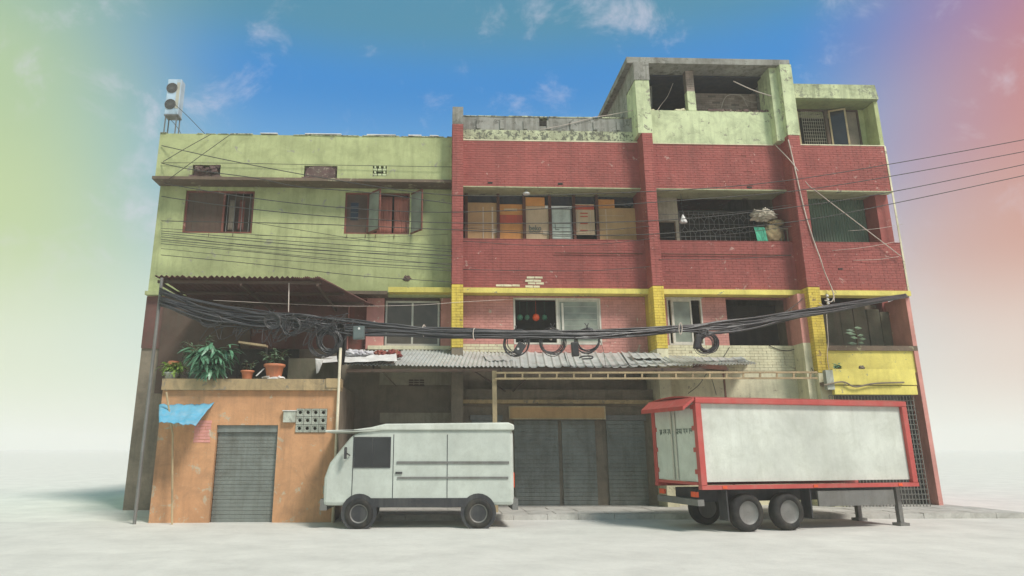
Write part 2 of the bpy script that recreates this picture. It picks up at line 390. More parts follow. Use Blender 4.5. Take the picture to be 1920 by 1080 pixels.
def cloth(p00, p10, p01, p11, nx=16, ny=12, amp=.05, seed=0, freq=6, fold=(1, 1), th=.006):
    """rumpled sheet between four corners, with thickness"""
    p00, p10, p01, p11 = map(Vector, (p00, p10, p01, p11)); mb = MB(); v = []; f = []
    nrm = (p10 - p00).cross(p01 - p00).normalized()
    for s in (0, 1):
        for j in range(ny + 1):
            for i in range(nx + 1):
                a, b = i / nx, j / ny
                p = (p00 * (1 - a) + p10 * a) * (1 - b) + (p01 * (1 - a) + p11 * a) * b
                w = noise.noise(Vector((a * freq * fold[0], b * freq * fold[1], seed * 3.1))) + .5 * noise.noise(Vector((a * freq * 2.3 * fold[0], b * freq * 2.3 * fold[1], seed + 9)))
                v.append(p + nrm * (w * amp + s * th))
    o = (nx + 1) * (ny + 1)
    for j in range(ny):
        for i in range(nx):
            a = j * (nx + 1) + i; f.append((a, a + nx + 1, a + nx + 2, a + 1)); f.append((o + a, o + a + 1, o + a + nx + 2, o + a + nx + 1))
    ring = [i for i in range(nx + 1)] + [(nx + 1) * (j + 1) - 1 for j in range(1, ny + 1)] + [ny * (nx + 1) + i for i in range(nx - 1, -1, -1)] + [j * (nx + 1) for j in range(ny - 1, 0, -1)]
    for k in range(len(ring)): a, b = ring[k], ring[(k + 1) % len(ring)]; f.append((a, b, b + o, a + o))
    return mb.add(v, f)
def corrugated(c00, c10, c01, c11, pitch, amp, th=.004, ny=2, flatp=False, wob=0, seed=0, phase=0):
    """sheet: c00-c10 back edge, c01-c11 front edge; ridges run back to front"""
    c00, c10, c01, c11 = map(Vector, (c00, c10, c01, c11)); mb = MB(); L = (c10 - c00).length
    k = 8 if not flatp else 6; n = max(4, int(L / pitch * k)); v = []; f = []
    def prof(t):
        if not flatp: return math.sin(2 * math.pi * t)
        t = t % 1; return 1 if t < .12 else (1 - (t - .12) / .1 * 2 if t < .22 else (-1 if t < .9 else -1 + (t - .9) / .1 * 2))
    for s in (0, 1):
        for j in range(ny + 1):
            for i in range(n + 1):
                a, b = i / n, j / ny
                p = (c00 * (1 - a) + c10 * a) * (1 - b) + (c01 * (1 - a) + c11 * a) * b
                v.append(p + Vector((0, 0, prof(a * L / pitch + phase) * amp + s * th + wob * noise.noise(Vector((a * 5, b * 2, seed))))))
    o = (ny + 1) * (n + 1)
    for j in range(ny):
        for i in range(n):
            a = j * (n + 1) + i; f.append((a, a + n + 1, a + n + 2, a + 1)); f.append((o + a, o + a + 1, o + a + n + 2, o + a + n + 1))
    for i in range(n):
        a = ny * (n + 1) + i; f.append((a, a + o, a + o + 1, a + 1)); f.append((i, i + 1, i + 1 + o, i + o))
    for j in range(ny):
        a = j * (n + 1); f.append((a, a + o, a + o + n + 1, a + n + 1)); a += n; f.append((a, a + n + 1, a + o + n + 1, a + o))
    return mb.add(v, f)

# ================================================================ setting
def build_ground():
    MB().box(-420, 420, -110, 900, -.6, -.004).build('ground', 'concrete', kind='structure')
    MB().box(-420, 420, -60, -2.62, -.1, 0).build('road', 'roadm', kind='structure')
    x0 = X(640, 780, -3); x1 = XRIGHT + .3; rd = random.Random(2); x = x0; mb = MB()
    while x < x1 - .1:
        w = min(rd.uniform(.55, .95), x1 - x); mb.box(x + .006, x + w - .006, -2.6, -2.44, -.05, .118 + rd.uniform(-.012, .006), jit=.006); x += w
    mb.build('kerb', 'kerbm', kind='structure')
    n = 26; w = (x1 - x0) / n
    pv = MB().box(x0, x1, -2.435, .69, -.05, .10).build('pavement', 'kerbm', kind='structure')
    for a in range(n):
        for b in range(3): MB().box(x0 + a * w + .008, x0 + (a + 1) * w - .008, -2.43 + b * .62, -2.43 + (b + 1) * .62 - .012, .101, .118 + rd.uniform(-.004, .006)).build('paving_slab', 'kerbm', pv)
# reference levels and lines of the facade
XG0 = X(300, 254, 0)                          # left end of the green building
P1 = (X(847, 560, -.5), X(868.5, 560, -.5)); P2 = (X(1214, 400, -.5), X(1234, 400, -.5)); P3 = (X(1496, 400, -.5), X(1518, 400, -.5))
XR = X(1679, 400, 0)
zBT, zBB = Z(541.3), Z(550.7); zW2 = Z(449.5); zL2 = Z(351); zRT = Z(265); zP = Z(216.5)
zF = Z(650)                                    # foot of the pink wall
XRIGHT = XR
build_ground()
YW = .85; DEP = 9.0

# ================================================================ green building
def casement(parent, x0, x1, z0, z1, y, n, mframe, mpane, t=.05, d=.05, name='window'):
    mb = MB().frame(x0, x1, z0, z1, y, t, d); w = (x1 - x0) / n
    for i in range(1, n): mb.box(x0 + i * w - t / 2, x0 + i * w + t / 2, y + .001, y + d - .001, z0 + t, z1 - t)
    win = mb.build(name, mframe, parent)
    for i in range(n):
        a = x0 + i * w + (t if i == 0 else t / 2); b = x0 + (i + 1) * w - (t if i == n - 1 else t / 2)
        MB().box(a, b, y + d * .4, y + d * .4 + .008, z0 + t, z1 - t).build('pane', mpane, win)
    return win
def leaf_frame(hx, hy, z0, z1, w, ang, t=.05, d=.04):
    """an open casement leaf hinged at (hx, hy), swung out by ang from the wall plane; returns frame and pane builders"""
    f = MB().frame(0, w, 0, z1 - z0, 0, t, d); p = MB().box(t, w - t, d * .4, d * .4 + .006, t, z1 - z0 - t)
    Mx = Matrix.Translation((hx, hy, z0)) @ Matrix.Rotation(ang, 4, 'Z')
    return f.tr(Mx), p.tr(Mx)

def build_green():
    g = thing('green_building', (XG0, 0, 0), 'faded green plastered two storey building with red brown windows, left of the red brick one', 'building')
    yw = .45; x1 = P1[0] + .002
    zr = Z(254, 0, 576); zl = Z(337, 0, 576)
    # upper parapet with two broken niches and a vent opening
    n1 = RC(360, 309, 413, 334, 0); n2 = RC(570, 311, 632, 338, 0); vt = RC(699, 311, 725, 330, 0)
    up = MB(); wall(up, XG0, x1, zl + .004, zr, 0, yw, [n1, n2, vt]); up.build('parapet_wall', 'green', g)
    mb = MB().box(XG0 - .02, x1, -.16, yw, zl - .09, zl); mb.build('sunshade_slab', 'brownedge', g)
    # uneven roof edge: flaked coping lumps
    mb = MB(); x = XG0
    while x < x1 - .1:
        w = random.uniform(.15, .7)
        if random.random() < .75: mb.box(x, min(x + w, x1), -.01 - random.uniform(0, .02), .2, zr + .001, zr + random.uniform(.012, .035), jit=.006)
        x += w + random.uniform(.01, .1)
    mb.build('coping', 'mould', g, kind='stuff')
    mb = MB()
    for a, b in ((488, 520), (572, 640), (688, 742), (765, 790), (806, 822)):
        mb.box(X(a, 256), X(b, 256), -.03, .3, zr + .037, zr + .06, jit=.008)
    mb.build('waterproofing_strip', 'white', g, kind='stuff')
    # niches: masonry boxes sitting broken in the holes
    for n, lab in ((n1, 'broken dark masonry niche near the left end'), (n2, 'broken brown masonry niche with bulging hood')):
        mb = MB().box(n[0] + .02, n[1] - .02, .10, .43, n[2] + .003, n[3] - .09)
        for k in range(26): 
            cx, cz = random.uniform(n[0] + .02, n[1] - .05), n[3] - random.uniform(.02, .16); s = random.uniform(.03, .10)
            mb.box(cx, cx + s * 1.5, random.uniform(-.06, .02), .12, cz - s, cz, jit=.02)
        for k in range(18):
            cx = random.uniform(n[0] - .05, n[1] - .05); s = random.uniform(.03, .08)
            mb.box(cx, cx + s * 1.6, -.10, .02, zl + .002, zl + s, jit=.015)
        mb.build('niche_masonry', 'rubble', g, label=lab)
    q = [(0, 0), (.04, .6), (.14, .93), (.35, 1), (.75, .97), (.97, .8), (1, 0)]
    W2, H2 = n2[1] - n2[0] - .06, n2[3] - n2[2] - .04
    vs = [(n2[0] + .03 + a * W2, y_, n2[2] + .004 + b * H2) for y_ in (-.07, .12) for a, b in q]; n_ = len(q)
    MB().add(vs, [tuple(range(n_))[::-1], tuple(range(n_, 2 * n_))] + [(i, (i + 1) % n_, (i + 1) % n_ + n_, i + n_) for i in range(n_)]).build('niche_hood', 'rubble', g)
    mb = MB(); mb.box(vt[0], vt[1], .25, .44, vt[2], vt[3])
    mb.build('vent_backing', 'dark', g)
    w = (vt[1] - vt[0]); h = (vt[3] - vt[2]) / 4
    vp = MB()
    for r in range(4):
        for c in range(3):
            if r == 1 and c == 1: continue
            s = w / 3
            vp.box(vt[0] + c * s + .012 + (s * .25 if r % 2 else 0), vt[0] + (c + 1) * s - .012 - (s * .2 if r % 2 else 0), -.012, .2, vt[2] + r * h + .01, vt[2] + (r + 1) * h - .012)
    vp.build('vent_brick', 'greenlight', g)
    # main wall with two window openings
    w1 = RC(345, 357, 475, 437, yw); w2 = RC(646, 361, 768, 439, yw)
    zb = Z(545, 0, 600)
    mb = MB(); wall(mb, XG0, x1, zb, zl - .09, yw, yw + .25, [w1, w2]); mb.build('wall', 'green', g)
    MB().box(XG0, x1, .24, yw - .002, zb - .1, zb + .01).build('floor_edge', 'green', g)
    # window 1: dark boarded left leaf, barred and slatted right leaf
    y = yw + .05
    a, b, c, d = w1
    win = MB().frame(a, b, c, d, y, .06, .09).build('window', 'wood', g, label='red brown wooden window with dark boarded left half')
    m = a + (b - a) * .55
    bw = (m - a - .06) / 6
    for i in range(6): MB().box(a + .06 + i * bw + .002, a + .06 + (i + 1) * bw - .002, y + .03 + .004 * (i % 2), y + .05, c + .06, d - .06).build('board', 'woodd', win)
    MB().box(m - .01, m + .05, y - .005, y + .07, c + .06, d - .06).build('mullion', 'wood', win)
    MB().box(m + .05, b - .06, y + .25, y + .27, c + .06, d - .06).build('dark_inside', 'woodd', win)
    for i in range(4):
        s = m + .12 + i * (b - m - .26) / 3
        MB().tube([(s, y + .04, c + .06), (s, y + .04, d - .06)], .011, 6).build('bar', 'steel', win)
    for k, s in enumerate((m + .16, m + .46)): cloth((s, y + .09, c + .14), (s + .16, y + .09, c + .14), (s, y + .09, d - .25), (s + .16, y + .09, d - .25), 10, 10, .03, k + 3, 5, (3, .4)).build('hanging_cloth', 'wood' if k else 'greybrown', win, smooth=True)
    # window 2: dark left shutter, two open leaves, curtains between
    a, b, c, d = w2
    win = MB().frame(a, b, c, d, y, .055, .09).build('window', 'wood', g, label='red brown window with two leaves swung open and pink curtains')
    m1 = a + (b - a) * .34
    MB().box(a + .055, m1, y + .03, y + .05, c + .055, d - .055).build('shutter_panel', 'woodd', win)
    MB().box(a + .17, a + .40, y + .022, y + .029, c + .45, c + 1.0).build('shutter_glass', 'glassb', win)
    for i in range(3): MB().box(a + .17, a + .40, y + .008, y + .02, c + .52 + i * .17, c + .535 + i * .17).build('bar', 'steel', win)
    MB().box(m1, m1 + .06, y - .01, y + .09, c + .055, d - .055).build('mullion', 'wood', win)
    q = (b - m1 - .1) / 2
    cloth((m1 + .30, y + .13, c + .05), (m1 + .30 + q * .75, y + .13, c + .05), (m1 + .30, y + .13, d - .06), (m1 + .30 + q * .75, y + .13, d - .06), 40, 6, .035, 1, 4, (6, .3)).build('curtain', 'curtain', win, smooth=True)
    cloth((m1 + .36 + q * .75, y + .14, c + .05), (b - .05, y + .14, c + .05), (m1 + .36 + q * .75, y + .14, d - .06), (b - .05, y + .14, d - .06), 40, 6, .035, 2, 4, (6, .3)).build('curtain', 'curtain', win, smooth=True)
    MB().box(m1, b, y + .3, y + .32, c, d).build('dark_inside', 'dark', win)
    zz = (c + .01, d - .02)
    f, p = leaf_frame(m1 + .02, y - .01, *zz, .62, -R(50)); l = f.build('open_leaf', 'wood', win); 
    f, p = leaf_frame(m1 + .02, y - .01, *zz, .62, -R(50)); p.build('leaf_glass', 'glassg', win)
    hx = b - .005
    f, p = leaf_frame(hx, y - .01, *zz, -.0, 0)
    f = MB().frame(0, .62, 0, zz[1] - zz[0], 0, .04, .04); p = MB().box(.04, .58, .016, .022, .04, zz[1] - zz[0] - .04)
    Mx = Matrix.Translation((hx, y - .01, zz[0])) @ Matrix.Rotation(-R(52), 4, 'Z')
    f.tr(Mx).build('open_leaf', 'wood', win); p.tr(Mx).build('leaf_glass', 'glassg', win)
    for a_, b_ in ((w1[0] + .8, 0), (w1[0] + 1.5, 0), (w2[0] + .1, 0), (w2[0] + .65, 0), (w2[0] + .95, 0), (w2[0] + 1.5, 0)):
        MB().tube([(a_, yw - .02, w1[2] - .0), (a_, yw - .03, w1[2] - .12)], .008, 5).build('hook', 'rust', g)
    # hole near the right end
    c0 = at(763, 522, yw - .01)
    crumple(c0, (.11, .03, .08), 5, .5, 8, False).build('wall_hole', 'rubble', g)
    # storey under the green wall: pink walls, door recess, sliding window
    zs = Z(655, yw, 760)
    wn = RC(720, 556, 826, 649, yw)
    dr = RC(652, 553, 686, 700, yw); dr = (dr[0], dr[1], dr[2], zb - .12)
    mb = MB(); wall(mb, XG0, x1, zs, zb - .1, yw, yw + .25, [wn, (dr[0], dr[1], zs - .1, dr[3])]); mb.build('wall', 'pink', g)
    MB().box(XG0, dr[0] - .01, yw - .03, yw - .002, zs, zb - .12).build('terrace_wall_shade', 'maroon', g)  # dark layer over the pink wall, painting in the awning's shade
    MB().box(dr[0], dr[1], yw + .18, yw + .22, zs - .2, dr[3]).build('door', 'wood', g)
    casement(g, wn[0] + .03, wn[1] - .03, wn[2] + .02, wn[3] - .12, yw + .06, 2, 'alu', 'glassd', .055, .06)
    MB().box(wn[0] + .03, wn[1] - .03, yw + .06, yw + .2, wn[3] - .12, wn[3]).build('window_head', 'woodd', g)
    MB().box(X(690, 655, yw), x1, yw - .12, yw + .02, zs - .02, wn[2] - .002).build('sill', 'creamp', g)
    MB().box(X(648, 547, .1), X(727, 547, .1), -.1, yw + .2, zb - .11, zb - .012).build('slab_edge', 'brownedge', g)
    # ground storey, dim plaster under the tin roof
    vb = RC(766, 711, 796, 724, yw)
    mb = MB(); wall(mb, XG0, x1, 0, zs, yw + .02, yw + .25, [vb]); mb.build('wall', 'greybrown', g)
    MB().box(X(712, 700, yw), x1, yw - .03, yw + .015, Z(722, yw, 780), zs - .03).build('upper_plaster_band', 'beige', g)
    MB().box(X(712, 790, yw), x1, yw - .03, yw + .015, Z(786, yw, 780) - .1, Z(774, yw, 780)).build('plinth_band', 'beige', g)
    for r in range(3):
        for c in range(3): 
            s = (vb[1] - vb[0]) / 3; h = (vb[3] - vb[2]) / 3
            MB().box(vb[0] + c * s + .01, vb[0] + (c + 1) * s - .01, yw - .045, yw - .028, vb[2] + r * h + .012, vb[2] + (r + 1) * h - .012).build('vent_slat', 'woodd', g)
    # back volume
    mb = MB()
    mb.box(XG0, XG0 + .2, yw + .25, DEP, 0, zr - .3); mb.box(XG0, x1, DEP, DEP + .2, 0, zr - .3)
    mb.box(XG0 + .2, x1, yw + .25, DEP, zr - .6, zr - .45); mb.box(XG0 + .2, x1, yw + .25, DEP, zb - .12, zb - .02)
    mb.build('rear_walls', 'green', g)
    MB().box(XG0 + .21, x1, 2.4, 2.5, .02, zr - .61).build('inner_wall', 'dark', g)
build_green()

# ================================================================ red building
def pilaster_bricks(x0, x1, z0, z1):
    """bricks on the front face and the left face of a pilaster"""
    out = courses(x0, x1, z0, z1, -.5, drop=.002); mb = brick_mesh(out)
    n = max(1, round((z1 - z0) / CH)); h = (z1 - z0) / n
    for k in range(n):
        a, b = z0 + k * h + JT / 2, z0 + (k + 1) * h - JT / 2
        ys = [-.495, -.25, 0] if k % 2 else [-.495, -.37, -.12, 0]
        for p, q in zip(ys, ys[1:]): mb.box(x0 - .010, x0 + .004, p + JT / 2, q - JT / 2, a, b)
    return mb

def build_red():
    r = thing('red_brick_building', (P1[0], 0, 0), 'painted red brick building with yellow first floor trim and projecting pilasters', 'building')
    Lx, Rx = P1[0], XR
    bays = [(P1[1], P2[0]), (P2[1], P3[0]), (P3[1], XR)]
    zuB = Z(209, 0, 1350)                     # top of the green parapet above bay two
    zTop = Z(124, 0, 1350)
    # --- red bands with bricks
    bb = MB(); br = []
    for i, (a, b) in enumerate(bays):
        for z0, z1 in ((zBT, zW2), (zL2, zRT)):
            bb.box(a, b, 0, .2, z0, z1); br += courses(a, b, z0, z1, 0)
    bb.build('spandrel_wall', 'redm', r)
    brick_face(r, br, 'red')
    # soffits
    for i, (a, b) in enumerate(bays):
        MB().box(a, b, .2, YW + .1, zL2 + .03, zL2 + .15).build('soffit_slab', 'soffit', r)
        MB().box(a, b, -.05, .2, zL2 - .035, zL2 - .002).build('slab_lip', 'soffit', r)
        MB().box(a, b, .2, YW + .3, zW2 - .25, zW2 - .02).build('balcony_floor', 'greybrown', r)
        MB().box(a, b, -.02, .22, zW2 + .002, zW2 + .02).build('parapet_cap', 'red', r)
    # dark chips in the top band
    for px, py in ((919, 342), (1051, 344), (1405, 351), (1576, 504)):
        p = at(px, py, -.02); MB().box(p.x - .07, p.x + .07, -.022, .01, p.z - .03, p.z + .02, jit=.01).build('put_log_hole', 'dark', r)
    # bare cream patch of exposed bricks
    for a, b, y in ((988, 1018, 520), (985, 1015, 526), (990, 1020, 531), (985, 1012, 537), (930, 975, 535)):
        q = at(a, y, -.03); s = at(b, y, -.03); x = q.x
        while x < s.x - .05:
            MB().box(x, min(x + .22, s.x), -.024, .002, q.z - .03, q.z + .03, jit=.006).build('bare_brick', 'cream', r); x += .235
    # thin ledge pipe along the lower red band
    MB().tube(cr([at(1040, 474, -.05), at(1130, 475, -.05), at(1205, 476, -.05)], 4), .014, 6).build('conduit', 'rust', r)
    MB().tube(cr([at(1240, 476, -.05), at(1350, 477, -.05), at(1483, 479, -.05)], 4), .014, 6).build('conduit', 'rust', r)
    # --- pilasters
    for i, (a, b) in enumerate((P1, P2, P3)):
        top = zRT + (.30 if i == 0 else -.02) + (0 if i == 0 else .12)
        MB().box(a, b, -.5, YW + .1, zBT + .002, top).build('pilaster', 'redm', r)
        pilaster_bricks(a, b, zBT + .01, top).build('pilaster_bricks', 'red', r, kind='stuff')
        foot = zF - .1 if i < 2 else zF - .75
        MB().box(a, b, -.5, YW + .1, foot, zBT - .002).build('pilaster', 'yellowm', r)
        pilaster_bricks(a, b, foot, zBT - .01).build('pilaster_bricks', 'yellow', r, kind='stuff')
        base_m = 'greybrown' if i == 0 else 'creamp'
        MB().box(a + .002, b - .002, -.498, YW + .1, 0, foot - .002).build('pilaster', base_m, r)
    # cap of the left pilaster
    MB().box(P1[0], P1[1], -.5, .1, zRT + .302, zP).build('pilaster_cap', 'plaster', r)
    # --- yellow beam
    ya = X(728, 546, -.1)
    for a, b in ((ya, P1[0]), *bays):
        MB().box(a - .001, b + .001, -.10, .3, zBB, zBT - .001).build('beam', 'yellowp', r)
    # --- roof parapet over bay one
    a, b = bays[0]; zm = Z(243)
    nt_ = RC(1010, 222, 1027, 240, .25)
    MB().box(a, b, .06, .3, zRT + .002, zm).build('parapet_base', 'mould', r)
    MB().box(a, b, -.02, .3, zRT - .001, zRT + .035).build('string_course', 'creamp', r)
    mb = MB(); wall(mb, a, b, zm + .001, zP, .12, .34, [nt_]); mb.build('parapet', 'plaster', r)
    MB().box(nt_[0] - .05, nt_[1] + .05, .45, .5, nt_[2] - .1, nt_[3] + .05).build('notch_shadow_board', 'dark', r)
    for k in range(7):
        x = a + (b - a) * (.08 + k * .135); MB().box(x, x + .12, .085, .119, zm + .06, zP - .12).build('parapet_rib', 'plaster', r)
    mb = MB(); x = a
    while x < b - .1:
        w = random.uniform(.2, .6); mb.box(x, min(x + w, b), .10, .36, zP + .001, zP + random.uniform(.01, .035), jit=.006); x += w + .01
    mb.build('coping', 'mould', r, kind='stuff')
    # --- upper room over bay two
    a, b = bays[1]
    xg0, xg1 = X(1188, 190, -.5), X(1219, 190, -.5)
    top2 = zTop
    # flared green pier above pilaster two
    MB().box(P2[0] - .10, P2[1] + .02, -.5, .5, zRT + .101, Z(150, -.5, 1205)).build('pier', 'greenlight', r)
    MB().box(P2[0] - .12, P2[1] + .04, -.52, .5, Z(150, -.5, 1205) + .002, top2 - .2).build('pier_head', 'plaster', r)
    MB().box(P3[0] - .24, P3[0], -.30, .5, zRT + .002, top2 - .2).build('pier', 'greenlight', r)
    MB().box(P3[0] + .001, P3[1] + .02, -.52, .5, zRT + .101, top2 - .2).build('pier', 'greenlight', r)
    MB().box(a + .02, P3[0] - .24, -.02, .22, zRT + .002, zuB).build('parapet', 'greenlight', r)
    MB().box(a, P3[0] - .24, -.03, .1, zRT - .03, zRT - .001).build('string_course', 'creamp', r)
    xm0, xm1 = X(1288, 180), X(1303, 180)
    MB().box(xm0, xm1, -.03, .2, zuB + .001, Z(172, 0, 1295)).build('post', 'greenlight', r)
    brk = courses(xm0, xm1, Z(172, 0, 1295), top2 - .2, -.02)
    MB().box(xm0, xm1, -.02, .2, Z(172, 0, 1295), top2 - .2).build('post', 'barem', r)
    for q in brk: MB().box(*q, jit=.005).build('brick', 'bare', r)
    # low bare brick wall behind the right opening
    y2 = 1.0; zq0, zq1 = zRT, Z(176, y2, 1380); xa, xb = X(1300, 190, y2), P3[0] - .1
    MB().box(xa, xb, y2, y2 + .2, zq0, zq1).build('back_wall', 'barem', r)
    brick_mesh(courses(xa, xb, Z(222, y2, 1380), zq1, y2, drop=.05)).build('brick_courses', 'bare', r, kind='stuff')
    # slab over, rear walls of the room
    MB().box(P2[0] - .3, P3[1] + .02, -.45, 4.2, top2 - .2, top2).build('roof_slab', 'plaster', r)
    MB().box(P2[1], P3[0] - .11, .25, 3.89, top2 - .25, top2 - .202).build('ceiling_shade_board', 'navy', r)  # added dark sheet, paints the room's ceiling in shade
    MB().box(P2[1], P3[0] - .02, 3.9, 4.1, zRT, top2 - .201).build('rear_wall', 'navy', r)  # blue-black colour paints the room's inner shade onto this wall
    MB().box(P2[0] - .1, P2[1] - .05, .51, 4.1, zRT, top2 - .202).build('side_wall', 'plaster', r)
    MB().box(P3[0] - .1, P3[1], .51, 4.1, zRT, top2 - .202).build('side_wall', 'plaster', r)
    MB().box(P2[1], P3[0] - .11, .23, 3.89, zRT, zRT + .05).build('room_floor', 'greybrown', r)
    # rubble on the parapet
    for px, s in ((1222, .10), (1240, .07), (1255, .06), (1270, .12), (1279, .13), (1262, .05), (1234, .05)):
        p = at(px, 209, .08); crumple((p.x, .08, zuB + s * .28), (s, s * .7, s * .45), px, .5, 6).build('rubble_lump', 'creamp' if s > .09 else 'plaster', r)
    mb = MB()
    for k in range(60):
        x = random.uniform(xa, P3[0] - .26); s = random.uniform(.02, .07); mb.box(x, x + s * 1.5, -.03, .15, zuB, zuB + s, jit=.015)
    mb.build('parapet_rubble', 'rubble', r, kind='stuff')
    # sloping stair wall left of the room
    y3 = .9
    pts = [at(1160, 219, y3), at(1198, 142, y3), at(1222, 142, y3), at(1222, 219, y3)]
    pts = [Vector((p.x, y3, p.z)) for p in pts]; pts[0].z -= .5; pts[3].z -= .5; pts[0].x -= .12
    mb = MB().add([*pts, *[p + Vector((0, .25, 0)) for p in pts]], [(0, 3, 2, 1), (4, 5, 6, 7), (0, 1, 5, 4), (1, 2, 6, 5), (2, 3, 7, 6), (3, 0, 4, 7)])
    mb.build('stair_wall', 'plaster', r)
    # --- upper room over bay three
    a, b = P3[1], XR
    zs0, zs1 = Z(184, -.1, 1560), Z(158, -.1, 1560)
    xr = b
    # hood with a cut right corner
    ca = Vector((a + .02, -.1, 0)); y0, y1 = -.1, .58
    cut = X(1640, 160, -.1)
    P = [(a + .022, zs0), (xr, zs0), (cut, zs1), (a + .022, zs1)]
    mb = MB().add([(x, y0, z) for x, z in P] + [(x, DEP * .6, z) for x, z in P], [(0, 1, 2, 3), (7, 6, 5, 4), (0, 4, 5, 1), (1, 5, 6, 2), (2, 6, 7, 3), (3, 7, 4, 0)])
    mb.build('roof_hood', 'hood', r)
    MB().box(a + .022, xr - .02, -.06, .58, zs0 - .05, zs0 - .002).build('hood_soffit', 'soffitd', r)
    yw = .58
    wo = RC(1496, 203, 1612, 272, yw); wo = (X(1490, 238, yw), wo[1], zRT + .02, zs0 - .06)
    mb = MB(); wall(mb, a, xr, zRT + .001, zs0 - .05, yw, yw + .2, [wo]); mb.build('wall', 'green', r)
    MB().box(a, xr, -.02, yw - .002, zRT + .001, zRT + .03).build('string_course', 'creamp', r)
    MB().box(xr - .12, xr, -.0, yw - .003, zRT + .031, zs0 - .052).build('end_pier', 'green', r)
    win = MB().frame(*wo, yw - .02, .05, .1).build('window', 'woodd', r, label='rusty framed top window with a wire grid and an open leaf')
    x0, x1, z0, z1 = wo; wd = x1 - x0
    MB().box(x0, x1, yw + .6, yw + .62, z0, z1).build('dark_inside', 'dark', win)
    gm = MB(); ga, gb = x0 + wd * .14, x0 + wd * .47
    n = 10
    for i in range(n + 1): x = ga + (gb - ga) * i / n; gm.tube([(x, yw + .04, z0 + .05), (x, yw + .04, z1 - .05)], .006, 4)
    for i in range(13): z = z0 + .05 + (z1 - z0 - .1) * i / 12; gm.tube([(ga, yw + .052, z), (gb, yw + .052, z)], .006, 4)
    gm.build('wire_grid', 'alu', win)
    MB().box(x0 + .05, x0 + .14, yw - .05, yw + .05, z0 + .01, z1 - .1).build('side_frame', 'woodl', win)
    MB().box(x0 + wd * .475, x0 + wd * .52, yw - .03, yw + .06, z0 + .05, z1 - .05).build('mullion', 'woodd', win)
    MB().box(x0 + wd * .76, x1 - .06, yw + .01, yw + .03, z0 + .06, z1 - .06).build('shutter_panel', 'greybrown', win)
    f = MB().frame(0, .50, 0, z1 - z0 - .1, 0, .05, .04); p = MB().box(.05, .45, .016, .022, .045, z1 - z0 - .145)
    Mx = Matrix.Translation((x0 + wd * .53, yw - .04, z0 + .05)) @ Matrix.Rotation(-R(26), 4, 'Z')
    lf = f.tr(Mx).build('open_leaf', 'woodl', win); 
    p.tr(Mx).build('leaf_glass', 'glassb', win)
    # --- second floor, bay one: posts and blue-black head boards behind the cardboard
    a, b = bays[0]
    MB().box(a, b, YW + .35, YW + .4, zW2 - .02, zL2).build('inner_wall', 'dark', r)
    hb = Z(382, YW - .02, 1000)
    MB().box(a, X(1205, 378, YW), YW + .02, YW + .04, Z(384, YW, 1000), zL2 + .03).build('head_board', 'navy', r)
    for px in (874, 933.5, 982, 1075, 1118, 1030):
        x = X(px, 410, YW); MB().box(x - .045, x + .045, YW - .17, YW - .12, zW2 + .021, zL2 + .03).build('post', 'rust', r)
    # --- second floor, bay two: open balcony with inner wall and ornamental grille
    a, b = bays[1]
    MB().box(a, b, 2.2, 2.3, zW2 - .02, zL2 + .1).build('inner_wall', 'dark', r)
    q = RC(1236, 370, 1272, 455, YW)
    MB().box(a, q[1], YW, YW + .12, Z(415, YW, 1250), zL2 + .03).build('inner_wall', 'beige', r)
    MB().box(q[1] - .10, q[1], YW - .001, YW + .12, zW2, Z(415, YW, 1250) - .002).build('post', 'beige', r)
    # grille: stretched hexagons
    gx0, gx1 = q[1] + .02, b - .05; gz0, gz1 = zW2 + .0, zL2 - .1; mb = MB()
    cw, ch = .31, .40; ny = int((gz1 - gz0) / ch) + 1; nx = int((gx1 - gx0) / cw) + 1
    def seg(p, q_): mb.bar((p[0], YW - .02, p[1]), (q_[0], YW - .02, q_[1]), .011, .011)
    for j in range(ny):
        for i in range(nx):
            cx, cz = gx0 + (i + .5) * cw, gz0 + (j + .5) * ch
            if cx + cw / 2 > gx1 or cz + ch / 2 > gz1 + .05: continue
            h = [(cx, cz - ch * .30), (cx + cw * .28, cz), (cx, cz + ch * .30), (cx - cw * .28, cz)]
            for k in range(4): seg(h[k], h[(k + 1) % 4])
            seg((cx, cz + ch * .30), (cx, cz + ch * .5)); seg((cx, cz - ch * .30), (cx, cz - ch * .5))
            seg((cx + cw * .28, cz), (cx + cw * .5, cz)); seg((cx - cw * .28, cz), (cx - cw * .5, cz))
            seg((cx - cw * .5, cz - ch * .5), (cx - cw * .5, cz + ch * .5))
            seg((cx - cw * .5, cz + ch * .5), (cx + cw * .5, cz + ch * .5))
    mb.build('balcony_grille', 'steel', r)
    # --- second floor, bay three: green corrugated sheets
    a, b = bays[2]
    n = 4; e = b - .42; w = (e - a) / n
    for i in range(n):
        x = a + i * w
        c = corrugated((x, 0, 0), (x + w + .03, 0, 0), (x, 0, 1), (x + w + .03, 0, 1), .085, .016, phase=i * .3)
        H = zL2 + .03 - zW2
        c.v = [Vector((v.x, YW - .02 - (v.z - round(v.z) if False else 0) + 0, 0)) for v in c.v] if False else c.v
        # stand the sheet up: ridges vertical, corrugation towards the viewer
        mb = MB(); k = 8; m_ = int(w / .085 * k); vs = []
        for s in (0, 1):
            for zz_ in (zW2 - .02, zW2 + H):
                for t in range(m_ + 1): vs.append((x + (w + .02) * t / m_, YW - .04 + .008 * i + .018 * math.sin(2 * math.pi * t / k) + s * .004, zz_))
        o = 2 * (m_ + 1); fs = []
        for t in range(m_): fs.append((t, t + 1, t + m_ + 2, t + m_ + 1)); fs.append((o + t, o + t + m_ + 1, o + t + m_ + 2, o + t + 1))
        mb.add(vs, fs).build('corrugated_sheet', 'tingreen', r, smooth=True)
